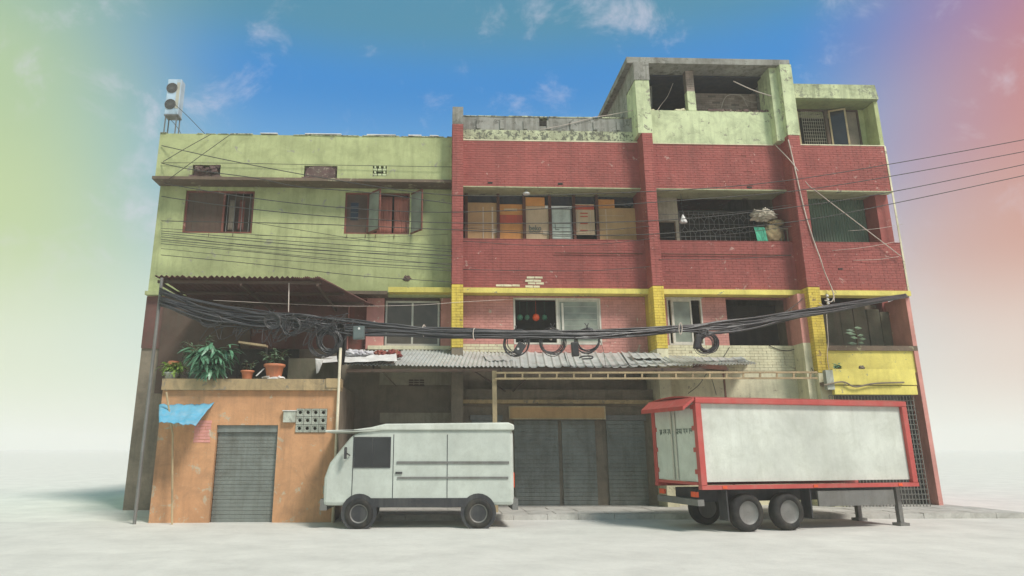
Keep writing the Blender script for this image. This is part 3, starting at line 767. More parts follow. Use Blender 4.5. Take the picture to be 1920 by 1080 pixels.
    MB().box(a, b, YW + .01, YW + .1, zW2 - .02, zL2 + .03).build('inner_wall', 'dark', r)
    MB().box(e + .03, b, .25, YW, zW2 - .019, zL2 + .03).build('end_wall', 'red', r)
    MB().box(a, a + .35, YW - .10, YW - .07, Z(375, YW, 1530), zL2 + .02).build('plank', 'woodl', r)
    # --- first floor
    yp = .35
    a, b = bays[0]
    w1 = RC(963, 559, 1127, 646, yp)
    MB_ = MB(); wall(MB_, a, b, zF - .12, zBB, yp, yp + .22, [w1]); MB_.build('wall', 'pinkm', r)
    up = courses(a, b, zF + .12, zBB, yp, [w1]); lo = courses(a, w1[0], zF - .12, zF + .12, yp)
    lo2 = courses(w1[0], b, zF - .12, zF + .12, yp, [w1])
    brick_face(r, up + lo2, 'pink'); 
    for q in lo[:60]: MB().box(*q, jit=.0012).build('brick', 'cream', r)
    x0, x1, z0, z1 = w1; xm = x0 + (x1 - x0) * .5
    win = MB().frame(x0, x1, z0, z1, yp - .02, .05, .12).build('window', 'whitef', r, label='wide sliding window, left half open and dark, right half dusty glass')
    MB().box(xm - .03, xm + .03, yp - .015, yp + .09, z0 + .05, z1 - .05).build('mullion', 'whitef', win)
    MB().frame(xm + .03, x1 - .05, z0 + .05, z1 - .05, yp + .02, .05, .03).build('sash', 'alu', win)
    MB().box(xm + .08, x1 - .10, yp + .03, yp + .036, z0 + .1, z1 - .1).build('pane', 'glassg', win)
    for k in range(6):
        z = z0 + .16 + k * .19; MB().box(xm + .22, x1 - .12, yp + .022, yp + .029, z, z + .008).build('blind_line', 'alu', win)
    MB().box(xm + .13, xm + .19, yp - .0, yp + .018, z0 + .35, z1 - .14).build('sash_rail', 'whitef', win)
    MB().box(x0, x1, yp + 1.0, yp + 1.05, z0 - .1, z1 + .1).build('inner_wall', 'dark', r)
    # first floor bay two
    a, b = bays[1]
    w2 = RC(1252, 560, 1318, 647, yp); w3 = RC(1364, 556, 1510, 648, yp); w3 = (w3[0], b - .22, w3[2], zBB - .02)
    zc = Z(648, yp, 1380)
    MB_ = MB(); wall(MB_, a, b, zc, zBB, yp, yp + .22, [w2, w3]); MB_.build('wall', 'pinkm', r)
    brick_face(r, courses(a, b, zc, zBB, yp, [w2, w3]), 'pink')
    zbot = 1.0
    MB().box(a, b, yp - .04, yp + .22, 0, zc - .001).build('wall', 'creamm', r)
    cb = courses(a, b, Z(700, yp, 1380), zc, yp - .04, drop=0)
    cb.sort(key=lambda q: q[4]); lab = 0
    for q in cb[:230]: MB().box(*q, jit=.0012, faces=[0, 1, 2, 4, 5]).build('brick', 'cream', r)
    if cb[230:]: brick_face(r, cb[230:], 'cream')
    MB().box(a + .001, b - .001, yp - .06, yp - .035, 0.001, Z(700, yp, 1380) - .003).build('plaster_facing', 'creamp', r)
    x0, x1, z0, z1 = w2
    win = MB().frame(x0, x1, z0, z1, yp - .02, .045, .1).build('window', 'whitef', r, label='narrow white framed window half covered by a grey green pane')
    MB().box(x0 + .12, x0 + .155, yp - .03, yp + .06, z0 + .045, z1 - .045).build('mullion', 'whitef', win)
    xq = x0 + (x1 - x0) * .70
    MB().frame(x0 + .155, xq, z0 + .045, z1 - .045, yp - .01, .045, .04).build('sash', 'whitef', win)
    MB().box(x0 + .20, xq - .045, yp + .005, yp + .011, z0 + .09, z1 - .09).build('pane', 'glassg', win)
    MB().box(x0 - .04, x1 + .03, yp - .06, yp + .0, z1 + .001, z1 + .03).build('window_hood', 'whitef', win)
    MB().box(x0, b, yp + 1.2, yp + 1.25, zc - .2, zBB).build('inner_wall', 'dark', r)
    # pinkish right reveal beside the void
    MB().box(b - .22, b - .002, -.3, yp - .002, zc, zBB - .005).build('reveal', 'pink', r)
    MB().box(b - .22, b - .002, -.3, yp - .062, 0, zc - .002).build('reveal', 'creamp', r)
    # first floor bay three: dim greenish recess with boards, brown sill
    a, b = bays[2]
    zz0 = Z(649, .1, 1620)
    MB().box(a, b, 1.3, 1.35, 0, zBB).build('inner_wall', 'greybrown', r)
    n = 7; w = (b - a - .1) / n
    for i in range(n):
        MB().box(a + .1 + i * w + .01, a + .1 + (i + 1) * w - .01, .9 + random.uniform(-.03, .03), .94, zz0 - .2, zBB - random.uniform(.05, .3)).build('board', 'mossboard', r)
    MB().box(a, a + .10, .0, .6, zz0 - 1.0, zBB - .002).build('reveal', 'wood', r)
    MB().box(a + .10, b, .0, .4, zz0 - .14, zz0).build('sill', 'brownedge', r)
    MB().box(a + .10, b, .05, .3, zz0 - .75, zz0 - .142).build('wall', 'yellowp', r)
    MB().box(b - .12, b, .001, YW + .149, 0, zBB - .003).build('corner_pier', 'pink', r)
    # yellow balcony parapet
    xs = X(1563, 700, -.9)
    zt = Z(692, -.9, 1620); zb_ = Z(738, -.9, 1620)
    bal = RC(1560, 693, 1702, 720, -.9)
    be = X(1716, 700, -.9)
    MB().box(xs - .02, be, -.9, -.75, zt - .42, zt).build('balcony_parapet', 'yellowp', r)
    MB().box(xs - .22, xs - .022, -.91, -.75, zt - .55, zt - .03).build('balcony_parapet', 'block', r)
    MB().box(xs - .02, be - .002, -.88, -.74, zb_ - .02, zt - .44).build('balcony_parapet', 'yellowp', r)
    MB().box(xs - .2, be - .004, -.74, 0, zt - .43, zt - .33).build('balcony_floor', 'brownedge', r)
    MB().tube(cr([at(1545, 722, -.95), at(1580, 716, -.95), at(1604, 725, -.95), at(1640, 719, -.95), at(1695, 717, -.95)], 6), .022, 6).build('conduit', 'greybrown', r)
    # below: grey mesh gate then dark shop
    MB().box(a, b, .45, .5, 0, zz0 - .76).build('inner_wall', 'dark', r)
    gm = MB(); y = -.7; za, zb2 = .05, zb_ - .04; xa_, xb_ = xs - .1, be - .03
    for i in range(27): x = xa_ + (xb_ - xa_) * i / 26; gm.box(x - .008, x + .008, y, y + .016, za, zb2)
    for i in range(24): z = za + (zb2 - za) * i / 23; gm.box(xa_, xb_, y - .01, y + .004, z - .008, z + .008)
    gm.build('mesh_gate', 'meshgrey', r)
    # --- ground floor of bay one
    a, b = bays[0]; yg = .7
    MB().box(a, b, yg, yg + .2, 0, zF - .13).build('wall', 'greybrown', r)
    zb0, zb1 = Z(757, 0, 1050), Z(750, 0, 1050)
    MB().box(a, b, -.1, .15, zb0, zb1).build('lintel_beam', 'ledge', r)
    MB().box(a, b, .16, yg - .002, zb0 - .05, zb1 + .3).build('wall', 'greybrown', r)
    o = RC(962, 786, 1125, 900, .3)
    # shop front under: rolling shutters
    MB().box(a, b, .3, .35, .001, zb0 - .051).build('wall', 'greybrown', r)
    for i, (p, q) in enumerate(((885, 940), (965, 1048), (1055, 1118), (1140, 1212))):
        x0, x1 = X(p, 850, .2), X(q, 850, .2); zt_ = Z(788, .2, 1050)
        n = 22; mb = MB()
        sh = MB().box(x0 - .05, x1 + .05, .20, .295, zt_ - .0, zt_ + .14).build('shutter_box', 'steel', r)
        for k in range(n):
            z = .03 + (zt_ - .03) * k / n
            MB().box(x0, x1, .23 + .01 * (k % 2), .28, z, z + (zt_ - .03) / n - .006).build('slat', 'shutter', sh)
    # ground floor bay two shutter behind the truck
    a, b = bays[1]
    # --- rear volume
    mb = MB()
    mb.box(XR - .2, XR - .001, YW + .15, DEP, 0, zRT); mb.box(Lx, XR - .2, DEP, DEP + .2, 0, zRT)
    mb.box(Lx, XR - .2, 2.3, DEP, zRT - .25, zRT - .1)
    mb.build('rear_walls', 'red', r)
    MB().box(Lx, XR - .21, YW + .11, 2.3, zRT - .4, zRT - .26).build('roof_slab', 'plaster', r)
    MB().box(Lx, Lx + .15, YW + .11, DEP, 0, zP - .4).build('party_wall', 'plaster', r)
    MB().box(P2[0], P2[1], YW + .11, DEP - .1, 0, zRT - .41).build('party_wall', 'greybrown', r)
    MB().box(P3[0], P3[1], YW + .11, DEP - .1, 0, zRT - .41).build('party_wall', 'greybrown', r)
    MB().box(XR - .02, XR + .03, -.02, .0, zBT, zRT - .002).build('corner_strip', 'creamp', r)
build_red()

# ================================================================ cardboard in the bay-one window
def sheet(px0, py0, px1, py1, y, material, label, th=.02, name='cardboard_sheet', cat='cardboard sheet', ang=0, group='cardboard sheets closing the second floor window'):
    x0, x1, z0, z1 = RC(px0, py0, px1, py1, y); z0 = max(z0, zW2 - .0)
    t = thing(name, ((x0 + x1) / 2, y, z0), label, cat, group)
    n = max(2, int((x1 - x0) / .3)); v = []; f = []; rows = 4
    mb = MB(); nx, ny = 8, 6; vs = []
    for s in (0, 1):
        for j in range(ny + 1):
            for i in range(nx + 1):
                vs.append((x0 + (x1 - x0) * i / nx, y + s * th + .014 * noise.noise(Vector((i * .5 + px0, j * .45, s * .1))), z0 + (z1 - z0) * j / ny))
    o = (nx + 1) * (ny + 1)
    for j in range(ny):
        for i in range(nx):
            a = j * (nx + 1) + i; f.append((a, a + 1, a + nx + 2, a + nx + 1)); f.append((o + a, o + a + nx + 1, o + a + nx + 2, o + a + 1))
    ring = [i for i in range(nx + 1)] + [(nx + 1) * (j + 1) - 1 for j in range(1, ny + 1)] + [ny * (nx + 1) + i for i in range(nx - 1, -1, -1)] + [j * (nx + 1) for j in range(ny - 1, 0, -1)]
    for k in range(len(ring)): a, b = ring[k], ring[(k + 1) % len(ring)]; f.append((b, a, a + o, b + o))
    mb.add(vs, f).build('board', material, t)
    return t, (x0, x1, z0, z1)
def strip(t, px0, py0, px1, py1, y, material, name='tape', d=.004):
    x0, x1, z0, z1 = RC(px0, py0, px1, py1, y); return MB().box(x0, x1, y - d, y, z0, z1).build(name, material, t)
def text_obj(txt, x, y, z, size, material, parent, name='lettering', rot=(math.pi / 2, 0, 0), ex=.002, sx=1):
    cu = bpy.data.curves.new(name, 'FONT'); cu.body = txt; cu.size = size; cu.extrude = ex; cu.offset = .002; cu.align_x = 'CENTER'
    tmp = bpy.data.objects.new('tmp', cu); me = bpy.data.meshes.new_from_object(tmp); bpy.data.objects.remove(tmp)
    me.name = name; me.materials.clear(); me.materials.append(M[material])
    me.transform(Matrix.Translation(Vector((x, y, z)) - org(parent)) @ Matrix.Rotation(rot[2], 4, 'Z') @ Matrix.Rotation(rot[0], 4, 'X') @ Matrix.Diagonal((sx, 1, 1, 1)))
    o = bpy.data.objects.new(name, me); COL.objects.link(o); o.parent = parent; ORG[o.name] = org(parent).copy(); return o
def build_cardboard():
    y = YW - .09
    t, _ = sheet(877, 380, 932, 449.5, y, 'card', 'brown cardboard sheet with pale tape lines at the left end of the window')
    strip(t, 905, 388, 907, 449, y - .012, 'tape'); strip(t, 922, 388, 925, 449, y - .012, 'tape'); strip(t, 922, 429, 932, 437, y - .014, 'tape', d=.003)
    for yy in (417, 425, 433): strip(t, 880, yy, 931, yy + 1.2, y - .010, 'cardp', 'crease')
    t, _ = sheet(936, 383, 980, 449.5, y + .01, 'cardo', 'orange cardboard sheet with a broad red printed band')
    strip(t, 937, 403, 980, 419, y - .006, 'redprint', 'printed_band'); strip(t, 945, 391, 970, 396, y - .004, 'cardp', 'print')
    t, q = sheet(985, 385, 1029, 449.5, y, 'cardp', 'pale cardboard sheet with grey oval brand lettering low on it')
    p = at(1002, 430, y); text_obj('beko', p.x + .02, y - .02, p.z - .04, .24, 'inkgrey', t, ex=.004, sx=.8)
    strip(t, 992, 434, 1012, 435.5, y - .014, 'inkgrey', 'underline'); strip(t, 1018, 432, 1029, 440, y - .012, 'tape')
    sheet(982, 370, 1021, 386, y - .04, 'cardo', 'small reddish carton piece jammed under the lintel above the lettered cardboard')
    t, q = sheet(1033, 391, 1072, 449.5, y - .02, 'paleboard', 'pale green grey door panel standing in the cardboard filled window', name='door_panel', cat='door panel', group='', th=.035)
    x0, x1, z0, z1 = q
    MB().frame(x0, x1, z0, z1, y - .05, .035, .02).build('rim', 'steel', t)
    for k in range(4): z = z0 + .12 + k * .13; MB().box(x0 + .06, x1 - .05, y - .044, y - .030, z, z + .012).build('ridge', 'steel', t)
    MB().box(x0 + .12, x0 + .135, y - .046, y - .03, z0 + .32, z0 + .50).build('mark', 'inkgrey', t); MB().box(x0 + .136, x0 + .25, y - .046, y - .03, z0 + .32, z0 + .335).build('mark', 'inkgrey', t)
    MB().box(X(1022, 388, y), X(1072, 388, y), y - .02, y, Z(391, y, 1050) + .004, Z(386.5, y, 1050)).build('head_rail', 'white', t)
    t, _ = sheet(1076, 383, 1115, 441, y, 'cardp', 'pale orange carton front with red top band and panel frame beside the pale door panel')
    strip(t, 1077, 385, 1114, 393, y - .012, 'redprint', 'printed_band')
    x0, x1, z0, z1 = RC(1083, 396, 1108, 437, y); MB().frame(x0, x1, z0, z1, y - .016, .02, .004).build('printed_frame', 'tape', t)
    for yy in (399, 405, 418, 431): strip(t, 1088, yy, 1102, yy + 2, y - .012, 'redprint', 'print')
    t, _ = sheet(1121, 390, 1203, 449.5, y + .0, 'card', 'widest brown cardboard sheet, at the right end beside the pilaster')
    for yy in (404, 417, 429, 441): strip(t, 1123, yy, 1170, yy + 1.2, y - .010, 'cardp', 'crease')
    strip(t, 1136, 392, 1138, 449, y - .011, 'cardp', 'crease')
    sheet(1118, 374, 1152, 390, y - .03, 'cardo', 'small reddish carton piece wedged under the lintel above the widest cardboard')
    # plank-like conduit hanging by the pilaster
    t = MB().tube([at(1200, 384, .3), at(1203, 420, .3), at(1205, 451, .3)], .022, 8).build('hanging_pipe', 'steel', label='thin grey pipe hanging beside the middle red pilaster', cat='pipe')
    t = thing('wall_lamp', at(987, 363, .12), 'small white lamp fixed under the ledge over the cardboard window', 'lamp')
    p = at(987, 363, .12); MB().lathe((p.x, .12, p.z - .03), [(.09, 0), (.11, .03), (.10, .05), (.03, .06)], 16).build('shade', 'white', t, smooth=True)
    MB().box(p.x - .02, p.x + .02, .10, .14, p.z + .03, p.z + .13).build('fitting', 'steel', t)
build_cardboard()

# ================================================================ balcony clutter, bay two
def build_clutter():
    z = zW2 + .02
    t = thing('white_bag', at(1281, 420, .3), 'white pointed plastic bag hanging in front of the balcony grille', 'bag')
    p = at(1281, 412, .3)
    mb = crumple((0, 0, 0), (.13, .09, .17), 4, .25, 14, True, 4)
    mb.v = [Vector((v.x * (1 - .85 * max(0, min(1, (v.z + .1) / .28))), v.y * (1 - .8 * max(0, min(1, (v.z + .1) / .28))), v.z)) + Vector((p.x, .3, p.z)) for v in mb.v]
    mb.build('bag_body', 'white', t, smooth=True)
    MB().tube([(p.x, .3, p.z + .14), (p.x, .32, zL2 - .03)], .006, 5).build('string', 'wire', t)
    p = at(1426, 440, .18)
    cloth((p.x - .17, .05, z - .01), (p.x + .15, .05, z - .01), (p.x - .17, .2, z + .50), (p.x + .15, .2, z + .50), 40, 8, .035, 8, 5, (5, .4), .01).build('hanging_cloth', 'clothg', label='sea green cloth hanging over the balcony wall below the sack pile', cat='cloth', smooth=True)
    p = at(1432, 411, .2)
    crumple((p.x, .2, p.z + .12), (.34, .22, .16), 11, .55, 22, False, 3.6).build('sack_pile', 'sack', label='crumpled pale sacks heaped on top of the balcony clutter', cat='sack', smooth=True)
    p = at(1450, 437, .2)
    crumple((p.x + .02, .28, z + .26), (.30, .20, .34), 15, .35, 20, True, 3).build('bundle', 'sackb', label='brown and green bundle tied up on the balcony wall beside the green cloth', cat='bundle', smooth=True)
    p = at(1458, 417, .2)
    crumple((p.x, .26, p.z), (.24, .16, .09), 17, .5, 14, False, 4).build('rag', 'sackb', label='tan rag lying across the top of the brown bundle', cat='rag', smooth=True)
    t = thing('cane_stool', (at(1466, 440, .2).x, .2, z), 'small grey stool frame standing by the brown bundle next to the right pilaster', 'stool')
    x = at(1468, 440, .2).x
    for dx in (-.1, .1):
        for dy in (.12, .32): MB().box(x + dx - .012, x + dx + .012, dy, dy + .024, z, z + .42).build('leg', 'greybrown', t)
    MB().box(x - .13, x + .13, .1, .36, z + .42, z + .45).build('seat', 'greybrown', t)
    # hanging things in the dark first floor window
    for i, (px, w, m_, lab) in enumerate(((975, .11, 'greenplastic', 'dark green round dish hanging leftmost in the dark half of the window'), (988.5, .09, 'greenplastic', 'second dark green dish hanging in the dark window, left of the orange ball'), (1021, .10, 'greenplastic', 'dark green dish hanging just right of the orange ball'), (1005, .13, 'orangelamp', 'orange red ball hanging in the dark half of the window'))):
        p = at(px, 595, .42); mb = MB().lathe((p.x, .42, p.z - w * .8), [(w * .25, 0), (w * .7, w * .3), (w * .8, w * .8), (w * .6, w * 1.4), (w * .15, w * 1.6)], 14)
        mb.tube([(p.x, .42, p.z + w * .7), (p.x, .42, Z(562, .42, 1000))], .004, 4)
        mb.build('hanging_ball' if i == 3 else 'hanging_dish', m_, label=lab, cat='ornament', group='round things hanging in the dark window', smooth=True)
    MB().tube([at(966, 561, .40), at(1042, 561, .40)], .012, 6).build('curtain_rod', 'steel', label='thin rod across the top of the dark window half', cat='rod')
build_clutter()

# ================================================================ orange building
YO = -3.0
def build_orange():
    x0, x1 = X(302, 760, YO), X(633, 760, YO)
    t = thing('orange_building', (x0, YO, 0), 'low orange plastered front with an ochre ledge, bottom left, in front of the green building', 'building')
    zt = Z(711, YO, 450); zl = Z(732, YO, 450)
    door = RC(398, 797, 515, 1000, YO); door = (door[0], door[1], 0.0, door[3])
    vb = RC(555, 766, 613, 811, YO); pt = RC(364, 788, 396, 830, YO)
    mb = MB(); wall(mb, x0, x1, 0, zl, YO, YO + .2, [door, vb]); mb.build('wall', 'orange', t)
    MB().box(x0, x1 + .05, YO - .1, YO + .35, zl + .001, zt).build('ledge', 'ledge', t)
    MB().box(x1 - .28, x1 + .06, YO - .12, YO + .36, zl + .06, zt + .015).build('ledge_end', 'ledge', t)
    MB().box(x0, x1, YO + .36, .44, zl + .02, zl + .16).build('terrace_floor', 'greybrown', t)
    MB().box(x1 - .2, x1, YO + .2, .44, 0, zl + .018).build('side_wall', 'greybrown', t)
    MB().box(x0, x0 + .2, YO + .2, .44, 0, zl + .018).build('side_wall', 'orange', t)
    # doorway: grey roller shutter
    n = 24
    sh = MB().box(door[0], door[1], YO + .05, YO + .19, door[3] - .16, door[3] - .001).build('shutter_box', 'shutter', t)
    for k in range(n):
        h = (door[3] - .17) / n; MB().box(door[0] + .02, door[1] - .02, YO + .10 + .008 * (k % 2), YO + .15, k * h + .004, (k + 1) * h).build('slat', 'shutter', sh)
    # decorative concrete ventilator blocks: rings and bars
    cols, rows = 4, 3; H = (vb[3] - vb[2]); cw = (vb[1] - vb[0]) / cols; ch = H / rows * 1.0
    for i in range(cols):
        for j in range(rows):
            cx, cz = vb[0] + (i + .5) * cw, vb[2] + (j + .5) * ch; mb = MB()
            mb.frame(cx - cw / 2 + .006, cx + cw / 2 - .006, cz - ch / 2 + .006, cz + ch / 2 - .006, YO - .03, .02, .15)
            k = 12; r = min(cw, ch) * .30
            mb.tube([(cx + r * math.cos(2 * math.pi * a / k), YO + .0, cz + r * math.sin(2 * math.pi * a / k)) for a in range(k)], .016, 5, closed=True)
            for s in (-1, 1):
                for q in (-1, 1): mb.bar((cx + s * r * .7, YO, cz + q * r * .7), (cx + s * (cw / 2 - .02), YO, cz + q * (ch / 2 - .02)), .022, .05)
            mb.build('ventilator_block', 'block', t)
    MB().box(vb[0], vb[1], YO + .14, YO + .19, vb[2], vb[3]).build('vent_backing', 'greybrown', t)
    # patch of faded pink bricks
    for q in courses(pt[0], pt[1], pt[2], pt[3], YO): MB().box(*q, jit=.003).build('brick', 'pink', t)
    # plant soffit, dark panel and low walls at the terrace rear
    yb = .38
    MB().box(X(302, 620, yb), X(470, 620, yb), yb, yb + .03, zl + .17, Z(552, yb, 380)).build('dark_rear_panel', 'woodd', t)  # plain dark panel filling the back of the terrace
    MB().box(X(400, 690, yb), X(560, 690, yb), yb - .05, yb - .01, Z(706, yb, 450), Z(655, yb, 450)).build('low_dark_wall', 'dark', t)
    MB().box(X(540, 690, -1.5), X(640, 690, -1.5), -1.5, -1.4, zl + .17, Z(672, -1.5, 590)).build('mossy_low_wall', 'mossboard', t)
    # meter box
    m_ = RC(531, 771, 554, 792, YO - .08)
    t2 = thing('meter_box', ((m_[0] + m_[1]) / 2, YO - .02, m_[2]), 'small grey meter box fixed to the orange wall left of the ventilator blocks', 'meter box')
    MB().box(m_[0], m_[1], YO - .10, YO - .001, m_[2], m_[3]).build('case', 'block', t2, bevel=.008)
    MB().box(m_[0] - .02, m_[1] + .02, YO - .12, YO - .001, m_[3] + .002, m_[3] + .02).build('lid', 'white', t2)
    # rain pipe at the corner
    a = at(640, 652, YO - .12); b = at(632, 794, YO - .12)
    mb = MB().tube([(b.x + .0, YO - .1, 0.0), (b.x, YO - .1, a.z)], .035, 10)
    mb.build('drain_pipe', 'blockpipe', label='pale vertical drain pipe at the right corner of the orange building', cat='pipe', smooth=True)
    # corner post carrying awning and cables, far left
    px = X(299, 620, YO - .1)
    MB().tube([(px - .02, YO - .25, 0), (px - .02, YO - .25, Z(522, YO - .2, 300))], .04, 8).build('awning_post', 'steel', label='steel post at the left end of the tin awning carrying the cables', cat='post')
    mb = MB().tube([at(312, 735, YO - .35), at(318, 775, YO - .35), at(324, 815, YO - .35), Vector((at(331, 900, YO - .35).x, YO - .35, .0))], .022, 7)
    mb.build('bamboo_pole', 'woodl', label='thin pale pole leaning at the far left below the planters', cat='pole')
    # blue tarpaulin
    A, B = at(298, 758, YO - .02), at(402, 756, YO - .02)
    C_, D_ = at(298, 791, YO - .9), at(366, 797, YO - .9)
    cloth(A, B, C_, D_, 22, 12, .05, 5, 4, (2, 1), .01).build('blue_tarpaulin', 'blue', label='sagging light blue tarpaulin tied to the orange wall at the far left', cat='tarpaulin', smooth=True)
build_orange()

def build_awning():
    zf = Z(519, -3.1, 450)
    xl = X(290, 518, -3.1); x1 = X(600, 518, -3.1); y1 = -3.1
    xb = X(655, 546, -1.4)
    slope = (xb - x1) / 1.7
    def xr(y): return x1 + slope * (y - y1)
    t = thing('tin_awning', ((xl + x1) / 2, -1.4, 0), 'dark rusty corrugated awning over the planted terrace, with a toothed front edge', 'awning')
    n = 6; w = (x1 - xl) / n; yb = .42
    for i in range(n):
        a, b = xl + i * w, xl + (i + 1) * w + .03
        bb = b if i < n - 1 else xr(yb)
        z = zf - .012 * (i % 2)
        corrugated((a, yb, z), (bb, yb, z), (a, y1, z), (b if i < n - 1 else x1, y1, z), .125, .026, wob=.03, seed=i, ny=4).build('tin_sheet', 'tinred', t)
    for y in (-2.9, -1.6, -.3): MB().box(xl, xr(y) - .05, y, y + .06, zf - .12, zf - .05).build('purlin', 'woodd', t)
    for x in (xl + .1, xl + 2.0, x1 - .1): MB().box(x, x + .05, -3.0, .4, zf - .19, zf - .121).build('rafter', 'woodd', t)
    p = at(541, 545, -2.9)
    MB().tube([(p.x, -2.9, zf - .1), at(541, 585, -2.95)], .012, 6).build('hanger_rod', 'wirew', t)
build_awning()

def potplant(t, c, h, spread, n, mleaf, ll, lw, seed, droop=.6, parts=True, base_r=.05):
    """stems with long leaves; leaves are parts that share a few meshes"""
    rnd = random.Random(seed); shapes = []
    for k in range(3):
        v = []; f = []; m_ = 5
        for i in range(m_ + 1):
            s = i / m_; w = lw * math.sin(math.pi * (s * .92 + .04)) ** .8 / 2; z = -droop * (.6 + .3 * k) * ll * s * s; x = ll * s
            v += [(x, -w, z), (x, 0, z + w * .25), (x, w, z)]
        for i in range(m_):
            a = i * 3; f += [(a, a + 1, a + 4, a + 3), (a + 1, a + 2, a + 5, a + 4)]
        me = bpy.data.meshes.new('leaf'); me.from_pydata(v, [], f); me.materials.append(M[mleaf]); me.polygons.foreach_set('use_smooth', [True] * len(f)); shapes.append(me)
    st = MB(); o0 = org(t); c = Vector(c); stems = []
    for k in range(max(3, n // 12)):
        a = rnd.uniform(0, 2 * math.pi); rr = spread * rnd.uniform(.1, .8)
        tip = c + Vector((math.cos(a) * rr, math.sin(a) * rr * .6, h * rnd.uniform(.55, 1)))
        mid = (c + tip) / 2 + Vector((0, 0, h * .12)); pts = cr([c + Vector((math.cos(a) * base_r, math.sin(a) * base_r, 0)), mid, tip], 4)
        st.tube(pts, [.012 - .007 * i / (len(pts) - 1) for i in range(len(pts))], 5); stems.append(pts)
    st.build('stems', 'stem', t)
    for i in range(n):
        p = rnd.choice(stems); q = p[rnd.randint(len(p) // 5, len(p) - 1)]
        o = bpy.data.objects.new('leaf', rnd.choice(shapes)); COL.objects.link(o); o.parent = t
        s = rnd.uniform(.65, 1.15)
        d = (q - c); yaw = math.atan2(d.y, d.x) + rnd.uniform(-1.2, 1.2)
        o.location = q - o0 + Vector((rnd.uniform(-.04, .04), rnd.uniform(-.04, .04), rnd.uniform(-.05, .05)))
        o.rotation_euler = (rnd.uniform(-.5, .5), rnd.uniform(-.9, .35), yaw); o.scale = (s, s, s)
def pot(t, c, r, h, m_='terra'):
    MB().lathe(c, [(r * .68, 0), (r * .72, h * .1), (r * .9, h * .78), (r, h * .80), (r * 1.06, h * .83), (r * 1.06, h * .97), (r * .98, h), (r * .9, h * .99), (r * .88, h * .86)], 24).build('pot', m_, t, smooth=True)
    MB().lathe((c[0], c[1], c[2] + h * .86), [(r * .87, 0), (r * .8, .01), (.01, .015)], 16).build('soil', 'soil', t)
def build_plants():
    yl = YO + .1; zt = Z(711, YO, 450) + .001
    def base(px): p = at(px, 700, yl); return Vector((p.x, yl, zt))
    c = base(514); t = thing('potted_plant', c, 'bushy small leaved plant in the larger terracotta pot, right end of the ledge', 'potted plant')
    pot(t, c + Vector((0, 0, .03)), .235, .33); potplant(t, c + Vector((0, 0, .3)), .46, .42, 130, 'leafm', .12, .055, 1, .5)
    crumple(c + Vector((0, -.05, .03)), (.24, .12, .06), 6, .5, 10).build('saucer_rag', 'white', t)
    c = base(464); t = thing('potted_plant', c, 'sparse seedling in the smaller terracotta pot on the ochre ledge', 'potted plant')
    pot(t, c, .15, .21); potplant(t, c + Vector((0, 0, .18)), .28, .22, 26, 'leafm', .12, .035, 2, .4)
    c = base(396) + Vector((0, -.13, 0)); t = thing('potted_plant', c, 'big dark green plant with long drooping leaves spilling over the ledge', 'potted plant')
    pot(t, c, .20, .2, 'leafpot'); potplant(t, c + Vector((.0, -.04, .06)), .72, .70, 300, 'leafd', .27, .085, 3, 1.0)
    c = base(322); t = thing('potted_plant', c, 'low yellow green plant on the ledge at the far left', 'potted plant')
    pot(t, c, .17, .16, 'block'); potplant(t, c + Vector((0, 0, .14)), .22, .34, 150, 'leafl', .19, .055, 4, .6)
    c = base(352) + Vector((0, .5, -.1)); t = thing('potted_plant', c, 'dull feathery plant behind the ledge between the yellow green and the big one', 'potted plant')
    pot(t, c, .2, .3, 'block'); potplant(t, c + Vector((0, 0, .28)), .9, .50, 120, 'leafm', .24, .035, 5, .5)
    c = base(314) + Vector((0, .35, .30)); t = thing('flower_pot', c, 'empty upturned orange pot on a stand behind the yellow green plant', 'pot')
    MB().lathe(c, [(.15, 0), (.17, .02), (.13, .16), (.05, .17)], 18).build('pot', 'terra', t, smooth=True)
    MB().box(c.x - .14, c.x + .14, c.y - .14, c.y + .14, c.z - .32, c.z - .002).build('stand', 'greybrown', t)
    a, b = at(447, 643, YO + .5), at(498, 650, YO + .5)
    t = thing('shelf_board', a, 'weathered board propped level above the small terracotta pot', 'board')
    MB().hexa([a, b, b + Vector((0, .25, 0)), a + Vector((0, .25, 0)), a + Vector((0, 0, .05)), b + Vector((0, 0, .05)), b + Vector((0, .25, .05)), a + Vector((0, .25, .05))]).build('plank', 'woodl', t)
    for p in (a, b): MB().box(p.x - .02, p.x + .02, p.y + .1, p.y + .14, zt - .1, p.z - .002).build('leg', 'dark', t)
    for a_, b_ in (((480, 705), (495, 691)),):
        MB().bar(at(*a_, yl - .1), at(*b_, yl), .05, .02).build('tile_scrap', 'white', label='pale scrap leaning between the two terracotta pots', cat='scrap')
    # right hand plants on the yellow balcony
    p = at(1610, 655, .1); zz0 = Z(649, .1, 1620)
    c = Vector((p.x, .15, zz0)); t = thing('wall_plant', c, 'leggy seedling growing from the brown sill above the yellow wall', 'plant')
    rnd = random.Random(3); mb = MB().tube(cr([c, c + Vector((.03, 0, .25)), c + Vector((.0, 0, .55))], 5), .01, 5).build('stem', 'stem', t)
    me = None
    for i in range(9):
        s = (i + rnd.random() * .8) / 9
        q = c + Vector((.02 + .05 * math.sin(5 * s), 0, .06 + .5 * s)); ang = (0 if rnd.random() < .5 else math.pi) + rnd.uniform(-.9, .9); up = rnd.uniform(-.25, .35)
        d = Vector((math.cos(ang), math.sin(ang) * .4, up)).normalized(); L = rnd.uniform(.18, .36); w = Vector((-d.z, 0, d.x)) * .045
        MB().add([q, q + d * L * .5 + w, q + d * L, q + d * L * .5 - w, q + d * L * .5 + Vector((0, -.01, 0))], [(0, 4, 1), (1, 4, 2), (0, 3, 4), (3, 2, 4)]).build('leaf', 'leafm', t)
